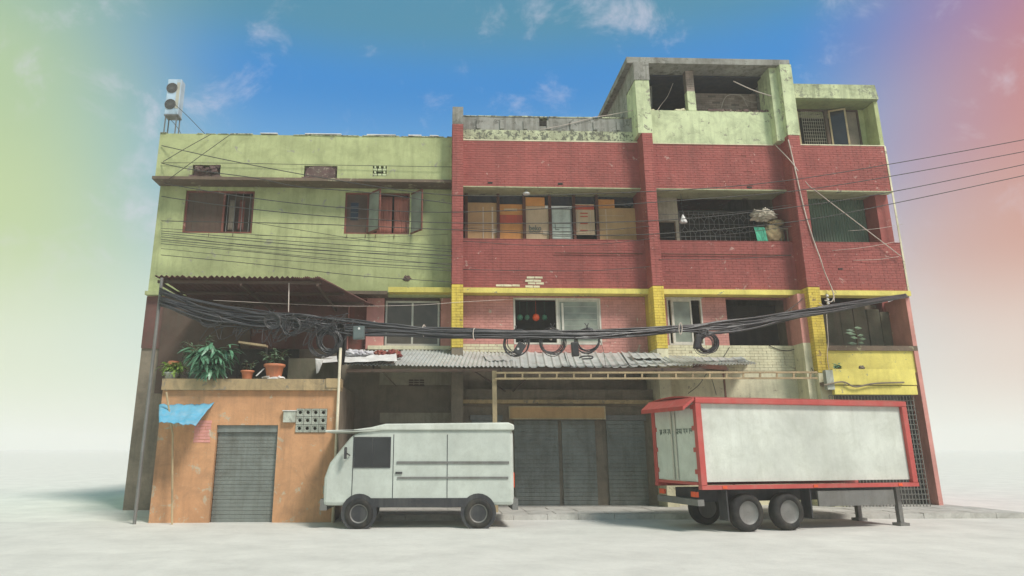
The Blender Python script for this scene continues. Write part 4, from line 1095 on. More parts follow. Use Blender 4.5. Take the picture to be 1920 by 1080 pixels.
    c = Vector((at(1573, 690, -.85).x, -.82, Z(692, -.9, 1620))); t = thing('wall_plant', c, 'small round green tuft at the left end of the yellow balcony parapet', 'plant')
    potplant(t, c, .14, .16, 60, 'leafd', .08, .05, 8, .4)
    p = at(1616, 688, -.85)
    crumple((p.x, -.83, c.z + .04), (.08, .06, .06), 21, .4, 8).build('rag', 'greybrown', label='small dark rag on top of the yellow balcony parapet', cat='rag')
build_plants()

# ================================================================ tin roof between the buildings
def build_tin_roof():
    yb, yf = .30, -2.0
    t = thing('tin_roof', (at(900, 680, -1).x, -1, 0), 'long sagging corrugated tin roof over the shop fronts on a pale post', 'roof')
    segs = [  # back px0,py0, px1,py1, front px0,py0, px1,py1, pitch, amp, flat
        (668, 657, 762, 658, 640, 683, 738, 686, .105, .018, False, 'tin'),
        (756, 657, 866, 658, 730, 685, 850, 688, .105, .018, False, 'tin'),
        (860, 658, 968, 662, 843, 687, 972, 688, .105, .018, False, 'tin'),
        (960, 660, 1066, 662, 962, 689, 1075, 688, .22, .020, True, 'tin'),
        (1058, 660, 1170, 661, 1066, 688, 1190, 687, .22, .020, True, 'tin'),
        (1164, 660, 1236, 663, 1180, 687, 1270, 685, .22, .020, True, 'tin'),
        (1228, 664, 1325, 671, 1262, 685, 1356, 684, .11, .018, False, 'tin'),
        (1315, 671, 1405, 678, 1346, 684, 1420, 683, .11, .018, False, 'tin'),
    ]
    for i, s in enumerate(segs):
        dz = Vector((0, 0, .012 * (i % 2)))
        corrugated(at(s[0], s[1], yb) + dz, at(s[2], s[3], yb) + dz, at(s[4], s[5], yf) + dz, at(s[6], s[7], yf) + dz, s[8], s[9], th=.004, flatp=s[10], wob=.025, seed=i * 1.7, ny=5).build('tin_sheet', s[11], t)
    # patched loose sheets lying on top
    for i, (a, b, y0, y1, c, d) in enumerate(((905, 962, 668, 675, 0, .02), (1180, 1235, 664, 671, 0, .03), (1300, 1395, 672, 677, 0, .02))):
        yy0, yy1 = -.5, -1.2
        A, B, C_, D_ = at(a, y0, yy0), at(b, y0, yy0), at(a + 8, y1 + 3, yy1), at(b + 8, y1 + 3, yy1)
        up = Vector((0, 0, .035))
        corrugated(A + up, B + up, C_ + up, D_ + up, .22, .012, flatp=True, wob=.03, seed=i + 30, ny=4).build('loose_sheet', 'tin', t)
    # beams and post
    f0, f1 = at(650, 690, yf + .05), at(1365, 690, yf + .05)
    MB().bar(f0 + Vector((0, 0, -.07)), f1 + Vector((0, 0, -.03)), .06, .08).build('front_beam', 'woodd', t)
    MB().bar(at(1300, 686, -1.9), at(1362, 690, -2.05), .09, .11).build('front_beam', 'rust', t)
    for px in (700, 870, 1000, 1120, 1230):
        MB().bar(at(px, 664, yb) + Vector((0, 0, -.09)), at(px, 691, yf) + Vector((0, 0, -.06)), .05, .07).build('rafter', 'woodd', t)
    pz = at(927, 692, yf)
    MB().box(pz.x - .055, pz.x + .055, yf, yf + .1, 0, pz.z - .04).build('post', 'woodl', t)
    q = at(1356, 692, yf + .05)
    MB().box(q.x - .02, q.x + .02, yf + .04, yf + .08, 0, q.z - .02).build('post', 'rust', t)
    # brackets seen underneath
    MB().bar(at(880, 690, -.6), at(950, 735, .2), .03).build('brace', 'woodd', t); MB().bar(at(985, 712, -.6), at(960, 735, .2), .025).build('brace', 'woodd', t)
    MB().bar(at(712, 690, -.8), at(742, 724, .35), .03).build('brace', 'greybrown', t)
    # ladder hung along the front edge
    yl = yf - .08
    A, B = at(928, 699, yl), at(1532, 698, yl); C_, D_ = at(928, 710, yl), at(1532, 709, yl)
    t = thing('ladder', A, 'long wooden ladder hung sideways along the front of the tin roof', 'ladder')
    MB().bar(A, B, .045, .045).build('rail', 'woodl', t); MB().bar(C_, D_, .045, .045).build('rail', 'woodl', t)
    n = 19
    for i in range(n):
        s = (i + .6) / n; MB().bar(A.lerp(B, s) + Vector((0, 0, -.02)), C_.lerp(D_, s) + Vector((0, 0, .02)), .04, .03).build('rung', 'woodl', t)
    for s in (.02, .52, .99):
        p = A.lerp(B, s); MB().tube([p, p + Vector((0, .1, .12))], .01, 5).build('hanger', 'wire', t)
    # board sign, blank
    x0, x1, z0, z1 = RC(955, 763, 1133, 785, -.1)
    t = thing('sign_board', ((x0 + x1) / 2, -.1, z0), 'blank brown wooden board hanging over the shop opening', 'board')
    MB().box(x0, x1, -.16, -.11, z0, z1).build('board', 'card', t); MB().frame(x0 - .02, x1 + .02, z0 - .02, z1 + .02, -.175, .035, .03).build('frame', 'woodl', t)
    # tarpaulin corner and clothes
    A, B = at(604, 672, -1.2), at(742, 664, -1.2); C_, D_ = at(592, 684, yf - .1), at(745, 683, yf - .1)
    cloth(A + Vector((0, 0, .04)), B + Vector((0, 0, .08)), C_ + Vector((0, 0, .06)), D_ + Vector((0, 0, .08)), 30, 10, .03, 6, 5).build('plastic_sheet', 'white', label='white plastic sheet spread on the left end of the tin roof', cat='sheet', smooth=True)
    A, B = at(591, 672, yf - .12), at(607, 674, yf - .12); C_, D_ = at(593, 701, yf - .14), at(597, 699, yf - .14)
    cloth(A, B, C_, D_, 6, 12, .02, 9, 3).build('plastic_flap', 'white', label='white plastic flap hanging off the left corner of the tin roof', cat='flap', smooth=True)
    def pile(px, py, s, m_, lab, seed, nm='cloth'):
        p = at(px, py, -1.3); crumple(p, s, seed, .55, 18, True, 3.5).build(nm, m_, label=lab, cat='cloth', smooth=True)
    pile(665, 664, (.26, .22, .10), 'clothw', 'white patterned cloth heap on the roof beside the grey junction box', 31)
    pile(687, 665, (.22, .22, .08), 'clothw', 'flat bluish white cloth between the white heap and the red cloth', 32)
    pile(713, 664, (.17, .18, .09), 'clothr', 'dark red and yellow cloth in the middle of the washing on the roof', 33)
    pile(738, 665, (.19, .2, .12), 'clothr', 'dark maroon cloth heap at the right end of the washing on the roof', 34)
    p = at(1105, 670, -1.5)
    MB().tube(cr([at(1086, 671, -1.5), at(1094, 668, -1.5), at(1110, 668, -1.5), at(1109, 672, -1.5), at(1092, 673, -1.5)], 5), .02, 6).build('cable_loop', 'cable', label='short loop of black cable lying on the tin roof below the right coil', cat='cable')
build_tin_roof()

# ================================================================ air conditioner on the left roof end
def build_ac():
    zr = Z(254, 0, 576); y = .9
    x0, x1 = X(311, 185, y), X(337, 185, y); z0, z1 = Z(214, y, 315), Z(148, y, 315)
    t = thing('air_conditioner', (x0, y, zr), 'pale blue grey twin fan outdoor unit on a rack at the left roof end', 'air conditioner')
    MB().box(x0, x1, y, y + .35, z0, z1).build('case', 'paleblue', t, bevel=.02)
    for zc in ((z0 * .72 + z1 * .28), (z0 * .26 + z1 * .74)):
        cx = x0 + (x1 - x0) * .36; rr = min(.17, (z1 - z0) * .22)
        mb = MB()
        for r_ in (1, .75, .5, .25): mb.tube([(cx + rr * r_ * math.cos(2 * math.pi * k / 24), y - .012, zc + rr * r_ * math.sin(2 * math.pi * k / 24)) for k in range(24)], .009, 5, closed=True)
        for k in range(8): a = math.pi * k / 8; mb.bar((cx - rr * math.cos(a), y - .01, zc - rr * math.sin(a)), (cx + rr * math.cos(a), y - .01, zc + rr * math.sin(a)), .008)
        mb.build('fan_guard', 'steel', t)
        MB().tube([(cx, y - .004, zc), (cx, y + .001, zc)], rr * .98, 24).build('fan_opening', 'blackbox', t)
    MB().box(x1 - .13, x1 - .03, y - .006, y, z0 + .2, z1 - .12).build('label_plate', 'alu', t)
    for x in (x0 + .03, x1 - .06):
        for yy in (y + .02, y + .3): MB().box(x, x + .03, yy, yy + .03, zr - .4, z0 - .001).build('rack_leg', 'steel', t)
    MB().box(x0, x1, y, y + .35, z0 - .045, z0 - .002).build('rack_tray', 'steel', t)
build_ac()

# ================================================================ cables
def build_cables():
    tops = [(299, 540, -3.3), (390, 566, -3.25), (480, 584, -3.15), (560, 592, -3.05), (650, 601, -2.95), (740, 608, -2.85), (850, 615, -2.75), (1000, 621, -2.6), (1100, 620, -2.5), (1200, 615, -2.3), (1275, 611, -2.1), (1350, 602, -1.9), (1420, 595, -1.7), (1500, 582, -1.4), (1560, 572, -1.2), (1630, 561, -.9), (1697, 552, -.35)]
    spread = [34, 34, 27, 24, 22, 20, 18, 12, 14, 14, 10, 22, 18, 13, 13, 9, 6]
    rnd = random.Random(5)
    t = thing('cable_bundle', at(1000, 622, -2.6), 'thick sagging bundle of black cables strung across both building fronts', 'cables')
    for k in range(30):
        o = rnd.random(); pts = []
        ph = rnd.uniform(0, 6)
        for i, ((px, py, y), s) in enumerate(zip(tops, spread)):
            oo = min(1.05, max(0, o + .28 * math.sin(i * 1.3 + ph) * (1 if 0 < i < 16 else .2) + rnd.uniform(-.15, .15)))
            pts.append(at(px, py + s * oo + (rnd.uniform(-5, 6) if 0 < i < 5 else 0), y + rnd.uniform(-.06, .06)))
        MB().tube(cr(pts, 6), rnd.choice((.012, .016, .02, .026)), 6).build('cable', 'cable', t, smooth=True)
    for px, py in ((795, 620), (890, 626), (1033, 627), (1276, 616), (702, 613)):
        y = -2.7 if px < 1000 else -2.3
        pts = [at(px + 3 * math.cos(a), py + 11 * math.sin(a), y - .12 + .2 * (math.cos(a) > 0)) for a in [2 * math.pi * i / 10 for i in range(10)]]
        MB().tube(pts, .012, 5, closed=True).build('cable_tie', 'wirew', t)
    MB().tube([at(1697, 552, -.35), Vector((XR - .03, .02, at(1697, 552, -.35).z))], .03, 6).build('anchor_bracket', 'steel', t)
    def coil(px, py, r, n, y, lab, thick=.014, sq=1.0, group='cable coils hanging from the bundle', seed=0):
        rd = random.Random(px + seed); mb = MB()
        for k in range(n):
            rr = r * rd.uniform(.78, 1.06); dx, dy = rd.uniform(-.12, .12) * r, rd.uniform(-.10, .10) * r; tl = rd.uniform(-.25, .25)
            pts = [at(px + dx + rr * math.cos(a), py + dy + rr * sq * math.sin(a) * (1 + .05 * math.sin(3 * a + k)), y + tl * .1 * math.cos(a) + rd.uniform(-.04, .04) * .3 + k * .006) for a in [2 * math.pi * i / 22 for i in range(22)]]
            mb.tube(pts, thick, 5, closed=True)
        for k in range(2): mb.tube(cr([at(px + rd.uniform(-4, 4), py - r * sq, y), at(px + rd.uniform(-6, 6), py - r * sq * 1.4, y)], 3), thick, 5)
        return mb.build('cable_coil', 'cable', label=lab, cat='cable coil', group=group, smooth=True)
    coil(619, 640, 22, 26, -3.05, 'dense heavy black cable coil left of the grey junction box', .018)
    coil(606, 643, 26, 8, -3.1, 'loose wide loops of cable hanging around the heaviest coil', .007)
    coil(510, 602, 15, 7, -3.2, 'small tangled coil in front of the dark awning', .010)
    coil(547, 612, 17, 8, -3.2, 'tangled coil just right of the awning hanger rod', .010)
    coil(968, 643, 23, 6, -2.65, 'cable coil behind the tilted black box below the dark window', .012)
    coil(1036, 641, 25, 8, -2.6, 'round coil below the middle of the sliding window', .010)
    coil(1102, 638, 23, 6, -2.5, 'round coil over the lower right corner of the sliding window', .012)
    coil(1327, 643, 18, 12, -2.1, 'tight thick coil below the narrow white window', .016)
    coil(1322, 647, 20, 5, -2.15, 'loose outer loops round the thick coil below the white window', .007)
    coil(395, 600, 20, 5, -3.3, 'faint wide loops hanging low at the left end of the bundle', .008, .6)
    # black vertical drop
    mb = MB(); rd = random.Random(9)
    for k in range(16):
        dx = rd.uniform(-8, 8)
        mb.tube(cr([at(640 + dx * .6, 606, -3.0), at(641 + dx, 640, -3.0), at(640 + dx * .9, 668, -3.0), at(640 + dx * .5, 684, -3.0)], 4), .02, 5)
    mb.build('cable_drop', 'cable', label='black mass of cables hanging straight down left of the grey box', cat='cables', smooth=True)
    mb = MB()
    for k in range(70):
        p = at(rd.uniform(395, 640), rd.uniform(590, 612), -3.15); q = p + Vector((rd.uniform(-.25, .25), rd.uniform(-.1, .1), -rd.uniform(.05, .5))); s = p + Vector((rd.uniform(.1, .5), 0, rd.uniform(-.1, .05)))
        mb.tube(cr([p, q, s], 6), .008, 5)
    mb.build('dangling_cable_ends', 'cable', t, kind='stuff', smooth=True)
    # boxes
    def jbox(px, py, w, h, y, ang, m_, lab, dot=None, d=.12):
        c = at(px, py, y); t = thing('junction_box', c, lab, 'junction box', None)
        Mx = Matrix.Translation(c) @ Matrix.Rotation(ang, 4, 'Y')
        MB().box(-w / 2, w / 2, -d / 2, d / 2, -h / 2, h / 2).tr(Mx).build('case', m_, t, bevel=.012)
        MB().box(-w / 2 + .02, w / 2 - .02, -d / 2 - .008, -d / 2 - .001, -h / 2 + .03, h / 2 - .03).tr(Mx).build('cover', m_, t)
        if dot: MB().tube([(dot[0], -d / 2 - .012, dot[1]), (dot[0], -d / 2 - .02, dot[1])], .028, 12).tr(Mx).build('badge', 'white', t)
        MB().tube([Vector((0, 0, h / 2)), Vector((.02, 0, h / 2 + .14))], .012, 5).tr(Mx).build('lead', 'cable', t)
    jbox(673, 624, .27, .31, -3.12, -.03, 'greybox', 'square grey green junction box hanging under the cables with a white dot', (.01, .09))
    jbox(974, 654, .20, .30, -2.85, .55, 'blackbox', 'tilted black splice box with a small white mark below the dark window', (-.03, -.03))
    jbox(1078, 655, .17, .34, -2.75, -.04, 'blackbox', 'upright black splice box between the two round coils')
    jbox(1307, 641, .13, .36, -2.3, .25, 'blackbox', 'slim black splice box beside the thick coil below the white window')

def build_wires():
    def w(pts, lab, y=-.8, r=.0125, m_='wire', grp=None, name='overhead_wire', ext=None):
        P = [at(px, py, (y if len(q) < 1 else q[0])) for px, py, *q in pts]
        MB().tube(cr(P, 6), r, 5).build(name, m_, label=lab, cat='wire', group=grp, smooth=True)
    G = 'overhead wires crossing the building fronts'
    w([(303, 273, -.03), (440, 303), (650, 341), (850, 366), (1120, 363), (1420, 345), (1702, 302), (2100, 228)], 'highest long wire, dipping along the ledge over the windows and rising to the right', grp=G)
    w([(303, 341, .42), (330, 348, -.2), (478, 372), (650, 390), (850, 398), (1120, 386), (1300, 374), (1490, 358), (1702, 325), (2100, 250)], 'long wire crossing the upper part of both green building windows', grp=G)
    w([(303, 368, .42), (340, 374, 0), (480, 393), (650, 408), (850, 418), (1120, 417), (1300, 409), (1490, 388), (1702, 354), (2100, 270)], 'long wire crossing the middle of the cardboard sheets', grp=G)
    w([(303, 414, .42), (340, 415, 0), (580, 420), (850, 431), (1120, 441), (1300, 434), (1500, 414), (1702, 376), (2100, 290)], 'long wire crossing the lower part of the cardboard sheets', grp=G)
    w([(303, 306, -.03), (360, 318), (480, 334), (560, 350), (700, 362), (848, 382, -.52)], 'wire running just below the ledge of the green building', grp=G)
    w([(302, 305, -.05), (440, 306, -.08), (600, 309, -.08), (848, 313, -.1)], 'straight wire fixed along the green parapet wall', grp=G, y=-.1, r=.008)
    lo = [(433, 472, 'upper'), (437, 479, ''), (444, 486, ''), (449, 497, ''), (457, 503, ''), (478, 529, 'lowest')]
    names = ['first wire below the windows on the green wall', 'second wire below the windows on the green wall', 'third wire below the windows on the green wall', 'fourth wire below the windows on the green wall', 'fifth wire below the windows, above the lowest one', 'lowest wire over the green wall, just above the awning']
    for (a, b, _), nm in zip(lo, names):
        m1 = a + (b - a) * .30 + random.uniform(0, 4); m2 = a + (b - a) * .66 + random.uniform(0, 5)
        w([(302, a, -.1), (480, m1, -.5), (665, m2, -.6), (848, b, -.52)], nm, grp=G, r=.0095)
    for k, (a, m1, m2, b) in enumerate(((428, 440, 451, 461), (440, 462, 473, 480), (452, 471, 488, 494), (466, 484, 497, 508))):
        w([(302, a, -.1), (480, m1, -.55), (665, m2, -.65), (848, b, -.52)], 'faint ' + ('topmost', 'upper middle', 'lower middle', 'bottom')[k] + ' thin wire among the wires under the green building windows', grp=G, r=.007)
    for k, (a, m1, m2, b) in enumerate(((428, 434, 432, 424), (452, 460, 458, 448), (505, 508, 507, 500))):
        w([(868, a, -.52), (1000, m1, -.5), (1120, m2, -.52), (1218, b, -.54)], ('thin wire sagging between pilasters across the cardboard', 'thin wire sagging between pilasters just below the cardboard', 'thin wire low on the red wall between the left and middle pilasters')[k], grp=G, r=.008)
    for k, (a, m1, b) in enumerate(((402, 400, 384), (446, 440, 424), (487, 486, 478))):
        w([(1236, a, -.52), (1360, m1, -.5), (1484, b, -.54)], ('thin wire across the upper part of the balcony grille', 'thin wire across the lower part of the balcony grille', 'thin wire below the balcony parapet top, between the right pilasters')[k], grp=G, r=.008)
    w([(478, 418, .3), (580, 434, -.2), (655, 446, -.4), (760, 460, -.5), (848, 468, -.52)], 'wire slanting from the first window down to the left pilaster', grp=G, r=.008)
    w([(478, 441, .35), (640, 446, .3), (800, 441, .3), (840, 439, .3)], 'slack line hooked below both green building windows', grp=G, r=.006)
    w([(306, 303, -.2), (350, 277, -.2), (395, 252, -.1)], 'left of two short wires slanting up to the roof edge', r=.010, grp=G)
    w([(318, 335, -.2), (375, 293, -.2), (432, 252, -.1)], 'right of two short wires slanting up to the roof edge', r=.010, grp=G)
    w([(328, 196, .85), (352, 218, .6), (385, 252, .05)], 'thin wire from the roof unit down to the parapet', r=.009, grp=G)
    w([(318, 222, .85), (332, 238, .5), (340, 252, .05)], 'short wire from the rack of the roof unit to the parapet', r=.009, grp=G)
    w([(400, 563, -3.1), (520, 569, -2.6), (650, 574, -1.6), (780, 572, -.8), (870, 566, -.6), (965, 561, .2)], 'thin line under the awning running to the dark window', r=.006, grp=G, m_='wirew')
    for a, nm in (((1702, 420, 1590, 433), 'short faint wire over the right pane of green tin'), ((1693, 452, 1560, 470), 'upper faint wire on the lower right red wall'), ((1693, 481, 1600, 488), 'lower faint wire on the lower right red wall')):
        w([(a[0] - 8, a[1], -.05), ((a[0] + a[2]) / 2, (a[1] + a[3]) / 2 + 2, -.08), (a[2], a[3], -.03)], nm, r=.006, grp=G, m_='wirew')
    # pale cables on the right pilaster
    w([(1478, 262, -.54), (1487, 300, -.54), (1496, 340, -.54), (1503, 372, -.54), (1514, 415, -.54), (1527, 455, -.54), (1538, 485, -.54), (1546, 510, -.30), (1561, 545, -.2), (1564, 566, -.2)], 'white cable running down the right red pilaster to the yellow beam', m_='wirew', r=.018, name='wall_cable')
    w([(1452, 270, -.06), (1485, 305, -.55), (1512, 343, -.3), (1532, 360, -.12), (1600, 412, -.12), (1690, 481, -.12)], 'white cable slanting across the right hand windows to the corner', m_='wirew', r=.014, name='wall_cable')
    w([(1536, 568, -.55), (1548, 580, -.55), (1551, 612, -.55), (1553, 640, -.55), (1551, 668, -.55), (1556, 700, -.55)], 'reddish white cable running down beside the right yellow pilaster', m_='wirew', r=.012, name='wall_cable')
    w([(1546, 563, -.5), (1558, 566, -.5), (1564, 558, -.5)], 'short bent white cable at the top of the yellow pilaster', m_='wirew', r=.016, name='wall_cable')
    w([(1442, 648, .28), (1462, 656, .28), (1482, 657, .25), (1504, 648, .2)], 'sagging dark wire on the cream wall below the void', r=.012, name='wall_cable')
    w([(1368, 651, .28), (1360, 664, .28), (1354, 672, .28)], 'short dark wire slanting on the cream brick wall', r=.010, name='wall_cable')
    w([(1325, 700, -.1), (1310, 722, .1), (1290, 738, .25)], 'dark wire from the ladder to the cream wall', r=.010, name='wall_cable')
    w([(1333, 706, -.1), (1338, 722, .1), (1343, 740, .25)], 'dark wire hanging from the ladder near the rusty post', r=.010, name='wall_cable')
    w([(1110, 220, .08), (1140, 216, .08), (1180, 208, .0), (1205, 203, -.52)], 'white cable along the grey roof parapet', m_='wirew', r=.012, name='wall_cable')
    w([(1012, 243, .03), (1060, 234, .08), (1110, 221, .08)], 'white cable rising from the parapet notch', m_='wirew', r=.010, name='wall_cable')
    w([(1375, 152, -.1), (1398, 163, -.1), (1420, 172, -.1), (1446, 180, -.32)], 'thick white cable sagging across the dark roof room', m_='wirew', r=.018, name='wall_cable')
    w([(1262, 156, .4), (1252, 180, .4), (1240, 196, .3), (1232, 208, .1)], 'thin pale cable hanging in the left roof opening', m_='wirew', r=.008, name='wall_cable')
    w([(1352, 204, .8), (1358, 186, .8), (1368, 178, .8), (1390, 180, .8), (1402, 200, .7)], 'pale cable looped over the bare brick back wall', m_='wirew', r=.012, name='wall_cable')
    w([(1388, 178, .8), (1404, 190, .8), (1430, 190, .7), (1442, 176, .2)], 'second pale cable looping right over the bare brick wall', m_='wirew', r=.012, name='wall_cable')
    w([(1126, 640, -1.2), (1132, 660, -1.6), (1136, 690, -2.1)], 'thin wire dropping past the tin roof right of the last round coil', r=.006, name='wall_cable')
    w([(1505, 560, -.3), (1490, 573, -.8), (1472, 585, -1.5)], 'wire rising from the bundle to the beam beside the right pilaster', r=.012, name='wall_cable')
    p = at(1550, 556, -.12)
    t = thing('insulator_rack', p, 'small rack of white insulators under the beam beside the right yellow pilaster', 'insulator')
    for k in range(3):
        MB().lathe((p.x, -.14, p.z - .02 - k * .11), [(.02, 0), (.045, .015), (.045, .04), (.03, .05), (.045, .06), (.02, .075)], 12).build('insulator', 'white', t, smooth=True)
    MB().box(p.x - .012, p.x + .012, -.13, -.10, p.z - .30, p.z + .08).build('rack_bar', 'steel', t)
build_cables(); build_wires()

# ================================================================ vehicles
def wheel(parent, c, axis, r=.36, w=.22):
    """tyre and rim; axis is a unit vector in the ground plane"""
    a = Vector(axis); s = Vector(c); n = 28
    def ring(rad, off): 
        u = Vector((0, 0, 1)); v = a.cross(u)
        return [s + a * off + (u * math.cos(2 * math.pi * k / n) + v * math.sin(2 * math.pi * k / n)) * rad for k in range(n)]
    prof = [(r * .62, -w / 2), (r * .9, -w / 2), (r, -w * .32), (r, w * .32), (r * .9, w / 2), (r * .62, w / 2)]
    vs = []; f = []
    for p, o in prof: vs += ring(p, o)
    for i in range(len(prof)):
        i2 = (i + 1) % len(prof)
        for k in range(n): k2 = (k + 1) % n; f.append((i * n + k, i * n + k2, i2 * n + k2, i2 * n + k))
    ty = MB().add(vs, f).build('wheel', 'rubber', parent, smooth=True)
    prof = [(r * .62, -w * .45), (r * .5, -w * .3), (r * .2, -w * .34), (.01, -w * .34)]
    for sgn in (1, -1):
        vs = []; f = []
        for p, o in prof: vs += ring(p, o * sgn)
        for i in range(len(prof) - 1):
            for k in range(n): k2 = (k + 1) % n; f.append((i * n + k, i * n + k2, (i + 1) * n + k2, (i + 1) * n + k))
        MB().add(vs, f).build('rim', 'steel', ty, smooth=True)
def build_truck():
    d1 = 14.5; X0 = 5.18; corner = Vector((at(1301, 742, -20 + d1).x, -20 + d1, 0)); H = at(1301, 741, -20 + d1).z
    al = R(13); L, W = 5.25, 1.75
    t = thing('box_truck', corner, 'red trimmed box truck body with dirty white panels and lettered rear doors, bottom right', 'truck')
    Mx = Matrix.Translation(corner) @ Matrix.Rotation(al, 4, 'Z')          # local x along the side, y towards the facade
    def B(*a, nm, m_, par=None, jit=0, bevel=0): return MB().box(*a, jit=jit).tr(Mx).build(nm, m_, par or t, bevel=bevel)
    fl = .95
    B(.06, L - .06, .06, W - .06, fl, H - .12, nm='box_body', m_='truckwhite')
    # red frame: corner posts, top rail, floor rail
    for x0, x1, y0, y1 in ((0, .13, -.02, .10), (0, .13, W - .10, W + .02), (L - .13, L, -.02, .10), (L - .13, L, W - .1, W + .02)):
        B(x0, x1, y0, y1, fl - .06, H - .16, nm='corner_post', m_='truckred', bevel=.01)
    B(0, L, -.03, .08, H - .159, H - .04, nm='top_rail', m_='truckred', bevel=.02); B(0, L, W - .08, W + .03, H - .159, H - .04, nm='top_rail', m_='truckred', bevel=.02)
    B(0, L, -.03, .10, fl - .14, fl - .061, nm='floor_rail', m_='truckred'); B(0, L, W - .1, W + .03, fl - .14, fl - .061, nm='floor_rail', m_='truckred')
    # curved red roof
    vs = []; n = 10
    for x in (-.02, L + .02):
        for k in range(n + 1): y = -.03 + (W + .06) * k / n; vs.append((x, y, H - .045 + .07 * math.sin(math.pi * k / n)))
    for x in (-.02, L + .02):
        for k in range(n + 1): y = -.03 + (W + .06) * k / n; vs.append((x, y, H - .06 + .055 * math.sin(math.pi * k / n)))
    f = []; q = n + 1
    for k in range(n): f += [(k, k + 1, q + k + 1, q + k), (2 * q + k, 3 * q + k, 3 * q + k + 1, 2 * q + k + 1), (k, 2 * q + k, 2 * q + k + 1, k + 1), (q + k, q + k + 1, 3 * q + k + 1, 3 * q + k)]
    MB().add(vs, f).tr(Mx).build('roof', 'truckred', t, smooth=False)
    for x in (.5, L / 2, L - .5): B(x - .05, x + .05, -.045, -.031, fl - .125, fl - .075, nm='marker_light', m_='orangelamp')
    for x in (.55, 2.5): B(x, x + .03, .02, .30, .22, fl - .15, nm='mud_flap', m_='blackbox')
    # rear visor
    vs = [(-.02, -.03, H - .04), (-.02, W + .03, H - .04), (-.26, W - .02, H - .22), (-.26, .02, H - .22), (-.02, -.03, H - .10), (-.02, W + .03, H - .10), (-.26, W - .02, H - .30), (-.26, .02, H - .30)]
    MB().add(vs, [(0, 1, 2, 3), (7, 6, 5, 4), (3, 2, 6, 7), (0, 3, 7, 4), (2, 1, 5, 6), (0, 4, 5, 1)]).tr(Mx).build('rear_visor', 'truckred', t)
    # two rear doors with bars, hinges and lettering
    for i in range(2):
        y0 = .11 + i * (W - .2) / 2; y1 = y0 + (W - .24) / 2
        dd = B(.02, .06, y0, y1, fl, H - .24, nm='rear_door', m_='truckwhite', bevel=.008)
        yy = y0 + .04 if i == 0 else y1 - .04
        for k in range(4): z = fl + .15 + k * .42; B(-.005, .018, yy - .07 if i == 0 else yy - .01, yy + .02 if i == 0 else yy + .08, z, z + .09, nm='hinge', m_='truckred', par=dd)
        yb = y1 - .06 if i == 0 else y0 + .06
        MB().tube([Vector((-.01, yb, fl + .02)), Vector((-.01, yb, H - .26))], .018, 8).tr(Mx).build('lock_bar', 'alu', dd)
        # illegible lettering: a head stroke with hanging strokes
        zt = H - .66; mb = MB(); rd = random.Random(i + 4); y = y0 + .07
        while y < y1 - .16:
            wd = rd.uniform(.10, .24); wd = min(wd, y1 - .07 - y)
            mb.box(.012, .019, y, y + wd, zt, zt + .014); s = y + .015
            while s < y + wd - .01:
                h = rd.uniform(.05, .10); mb.box(.012, .0185, s, s + .012, zt - h, zt - .0005)
                if rd.random() < .6: mb.bar((.0155, s + .006, zt - h + .02), (.0155, s + .04, zt - h * .5), .011, .006)
                s += rd.uniform(.03, .055)
            y += wd + .04
        mb.tr(Mx).build('lettering', 'inkgrey', dd)
    B(.0, .019, .12, W - .12, fl - .06, fl - .005, nm='door_sill', m_='truckred')
    # chassis, lights, guard
    B(.2, L - .1, .45, W - .45, .55, fl - .15, nm='chassis', m_='blackbox')
    B(-.04, .1, .1, W - .1, .5, .62, nm='rear_bumper', m_='steel')
    for y in (.16, W - .36): B(-.02, .03, y, y + .2, .66, .76, nm='tail_light', m_='orangelamp')
    B(2.7, 4.6, .02, .06, .45, .75, nm='side_guard', m_='steel')
    c0 = L - 1.9
    for y in (.25, W - .35): B(L - .35, L - .25, y, y + .1, .06, .8, nm='landing_leg', m_='steel'); B(L - .42, L - .18, y - .06, y + .16, 0, .059, nm='foot_plate', m_='steel')
    ax = (Mx.to_3x3() @ Vector((0, 1, 0)))
    for x in (1.05, 2.0):
        for y in (.16, W - .16): wheel(t, (Mx @ Vector((x, y, 0))) + Vector((0, 0, .36 - (.0 if corner.y > -6.9 else 0))), ax, .36, .24)
build_truck()

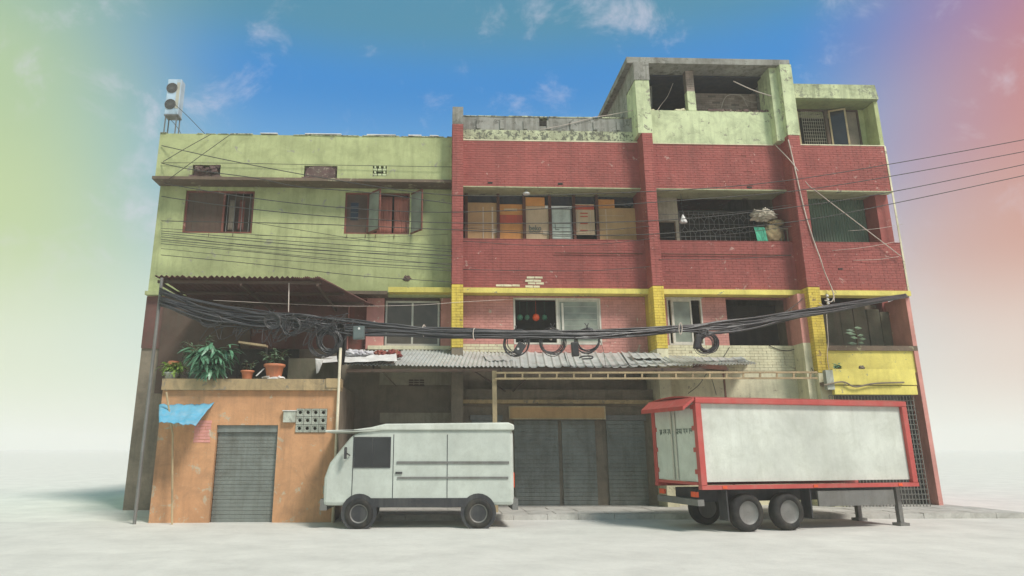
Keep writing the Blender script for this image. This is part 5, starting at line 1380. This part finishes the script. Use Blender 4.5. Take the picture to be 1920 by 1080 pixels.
def build_van():
    d = 15.6; y = -20 + d
    x0, x1 = at(612, 800, y).x, at(962, 800, y).x; H = at(850, 792, y).z
    t = thing('cargo_van', (x0, y, 0), 'pale grey van with a lipped roof parked below the tin roof', 'van')
    W = 1.6; L = x1 - x0; c = x0
    P = [(0, .45), (L, .45), (L, H - .26), (L - .03, H - .12), (.95, H - .12), (.55, H - .26), (.10, 1.30), (0, 1.0)]
    n = len(P); vs = [Vector((c + a, y, z)) for a, z in P] + [Vector((c + a, y + W, z)) for a, z in P]
    f = [tuple(range(n)), tuple(range(2 * n - 1, n - 1, -1))] + [((i + 1) % n, i, i + n, (i + 1) % n + n) for i in range(n)]
    MB().add(vs, f).build('body', 'vanbody', t, bevel=.07)
    # roof pod with pale rim: low over the cab, higher to the right
    Q = [(-.02, H - .16), (.55, H - .155), (.95, H - .10), (1.25, H - .03), (L - .1, H), (L + .02, H - .05), (L + .02, H - .16), (1.2, H - .165), (.9, H - .20), (-.02, H - .21)]
    m_ = len(Q); vs = [Vector((c + a, y - .05, z)) for a, z in Q] + [Vector((c + a, y + W + .05, z)) for a, z in Q]
    f = [tuple(range(m_))[::-1], tuple(range(m_, 2 * m_))] + [(i, (i + 1) % m_, (i + 1) % m_ + m_, i + m_) for i in range(m_)]
    MB().add(vs, f).build('roof', 'truckwhite', t, bevel=.03)
    MB().box(c + .62, c + 1.35, y - .012, y + .0, 1.22, H - .32).build('side_window', 'glassb', t, bevel=.004)
    MB().frame(c + .60, c + 1.37, 1.20, H - .30, y - .018, .022, .016).build('window_seal', 'blackbox', t)
    MB().box(c + .98, c + 1.0, y - .020, y - .013, 1.22, H - .32).build('window_divider', 'blackbox', t)
    mr_ = MB().bar((c + .52, y - .02, 1.45), (c + .46, y - .16, 1.5), .02).build('mirror_arm', 'blackbox', t)
    MB().box(c + .42, c + .47, y - .22, y - .10, 1.38, 1.62).build('wing_mirror', 'blackbox', t, bevel=.015)
    MB().box(c + .95, c + L - .95, y - .016, y - .001, .42, .60).build('sill_panel', 'blackbox', t)
    MB().box(c + 1.52, c + L - .12, y - .022, y - .001, .98, 1.02).build('side_rail', 'steel', t)
    for a, b in ((.58, .59), (1.42, 1.43), (2.55, 2.56)): MB().box(c + a, c + b + .004, y - .006, y + .0, .55, H - .25).build('door_seam', 'blackbox', t)
    MB().box(c + 1.48, c + 1.62, y - .03, y - .002, 1.08, 1.12).build('door_handle', 'blackbox', t)
    MB().box(c + 1.5, c + L - .1, y - .02, y - .001, 1.28, 1.33).build('side_rail', 'steel', t)
    MB().box(c - .06, c + .08, y + .03, y + W - .03, .36, .58).build('front_bumper', 'steel', t); MB().box(c + L - .04, c + L + .08, y + .03, y + W - .03, .36, .58).build('rear_bumper', 'steel', t)
    for yy in (y + .1, y + W - .3): MB().box(c - .02, c + .03, yy, yy + .2, .68, .84).build('headlight', 'glassg', t); MB().box(c + L - .01, c + L + .02, yy, yy + .12, .8, 1.1).build('tail_light', 'orangelamp', t)
    for x in (c + .75, c + L - .75):
        for yy in (y + .06, y + W - .06):
            wheel(t, (x, yy, .30), (0, 1, 0), .30, .2)
        MB().lathe((0, 0, 0), [(.37, 0), (.37, .02)], 24).tr(Matrix.Translation((x, y - .004, .32)) @ Matrix.Rotation(R(90), 4, 'X') @ Matrix.Diagonal((1, 1, .3, 1))).build('wheel_arch', 'blackbox', t)
build_van()

# ================================================================ haze
def build_haze():
    m = bpy.data.materials.new('haze_air'); m.use_nodes = True; nt = m.node_tree; nt.nodes.clear()
    v = nt.nodes.new('ShaderNodeVolumePrincipled'); v.inputs['Color'].default_value = (.995, 1, .985, 1); v.inputs['Density'].default_value = .0019; v.inputs['Anisotropy'].default_value = .0
    o = nt.nodes.new('ShaderNodeOutputMaterial'); nt.links.new(v.outputs[0], o.inputs['Volume'])
    M['haze'] = m
    MB().box(-430, 430, -120, 910, -1.6, 16).build('haze', 'haze', kind='stuff')
build_haze()
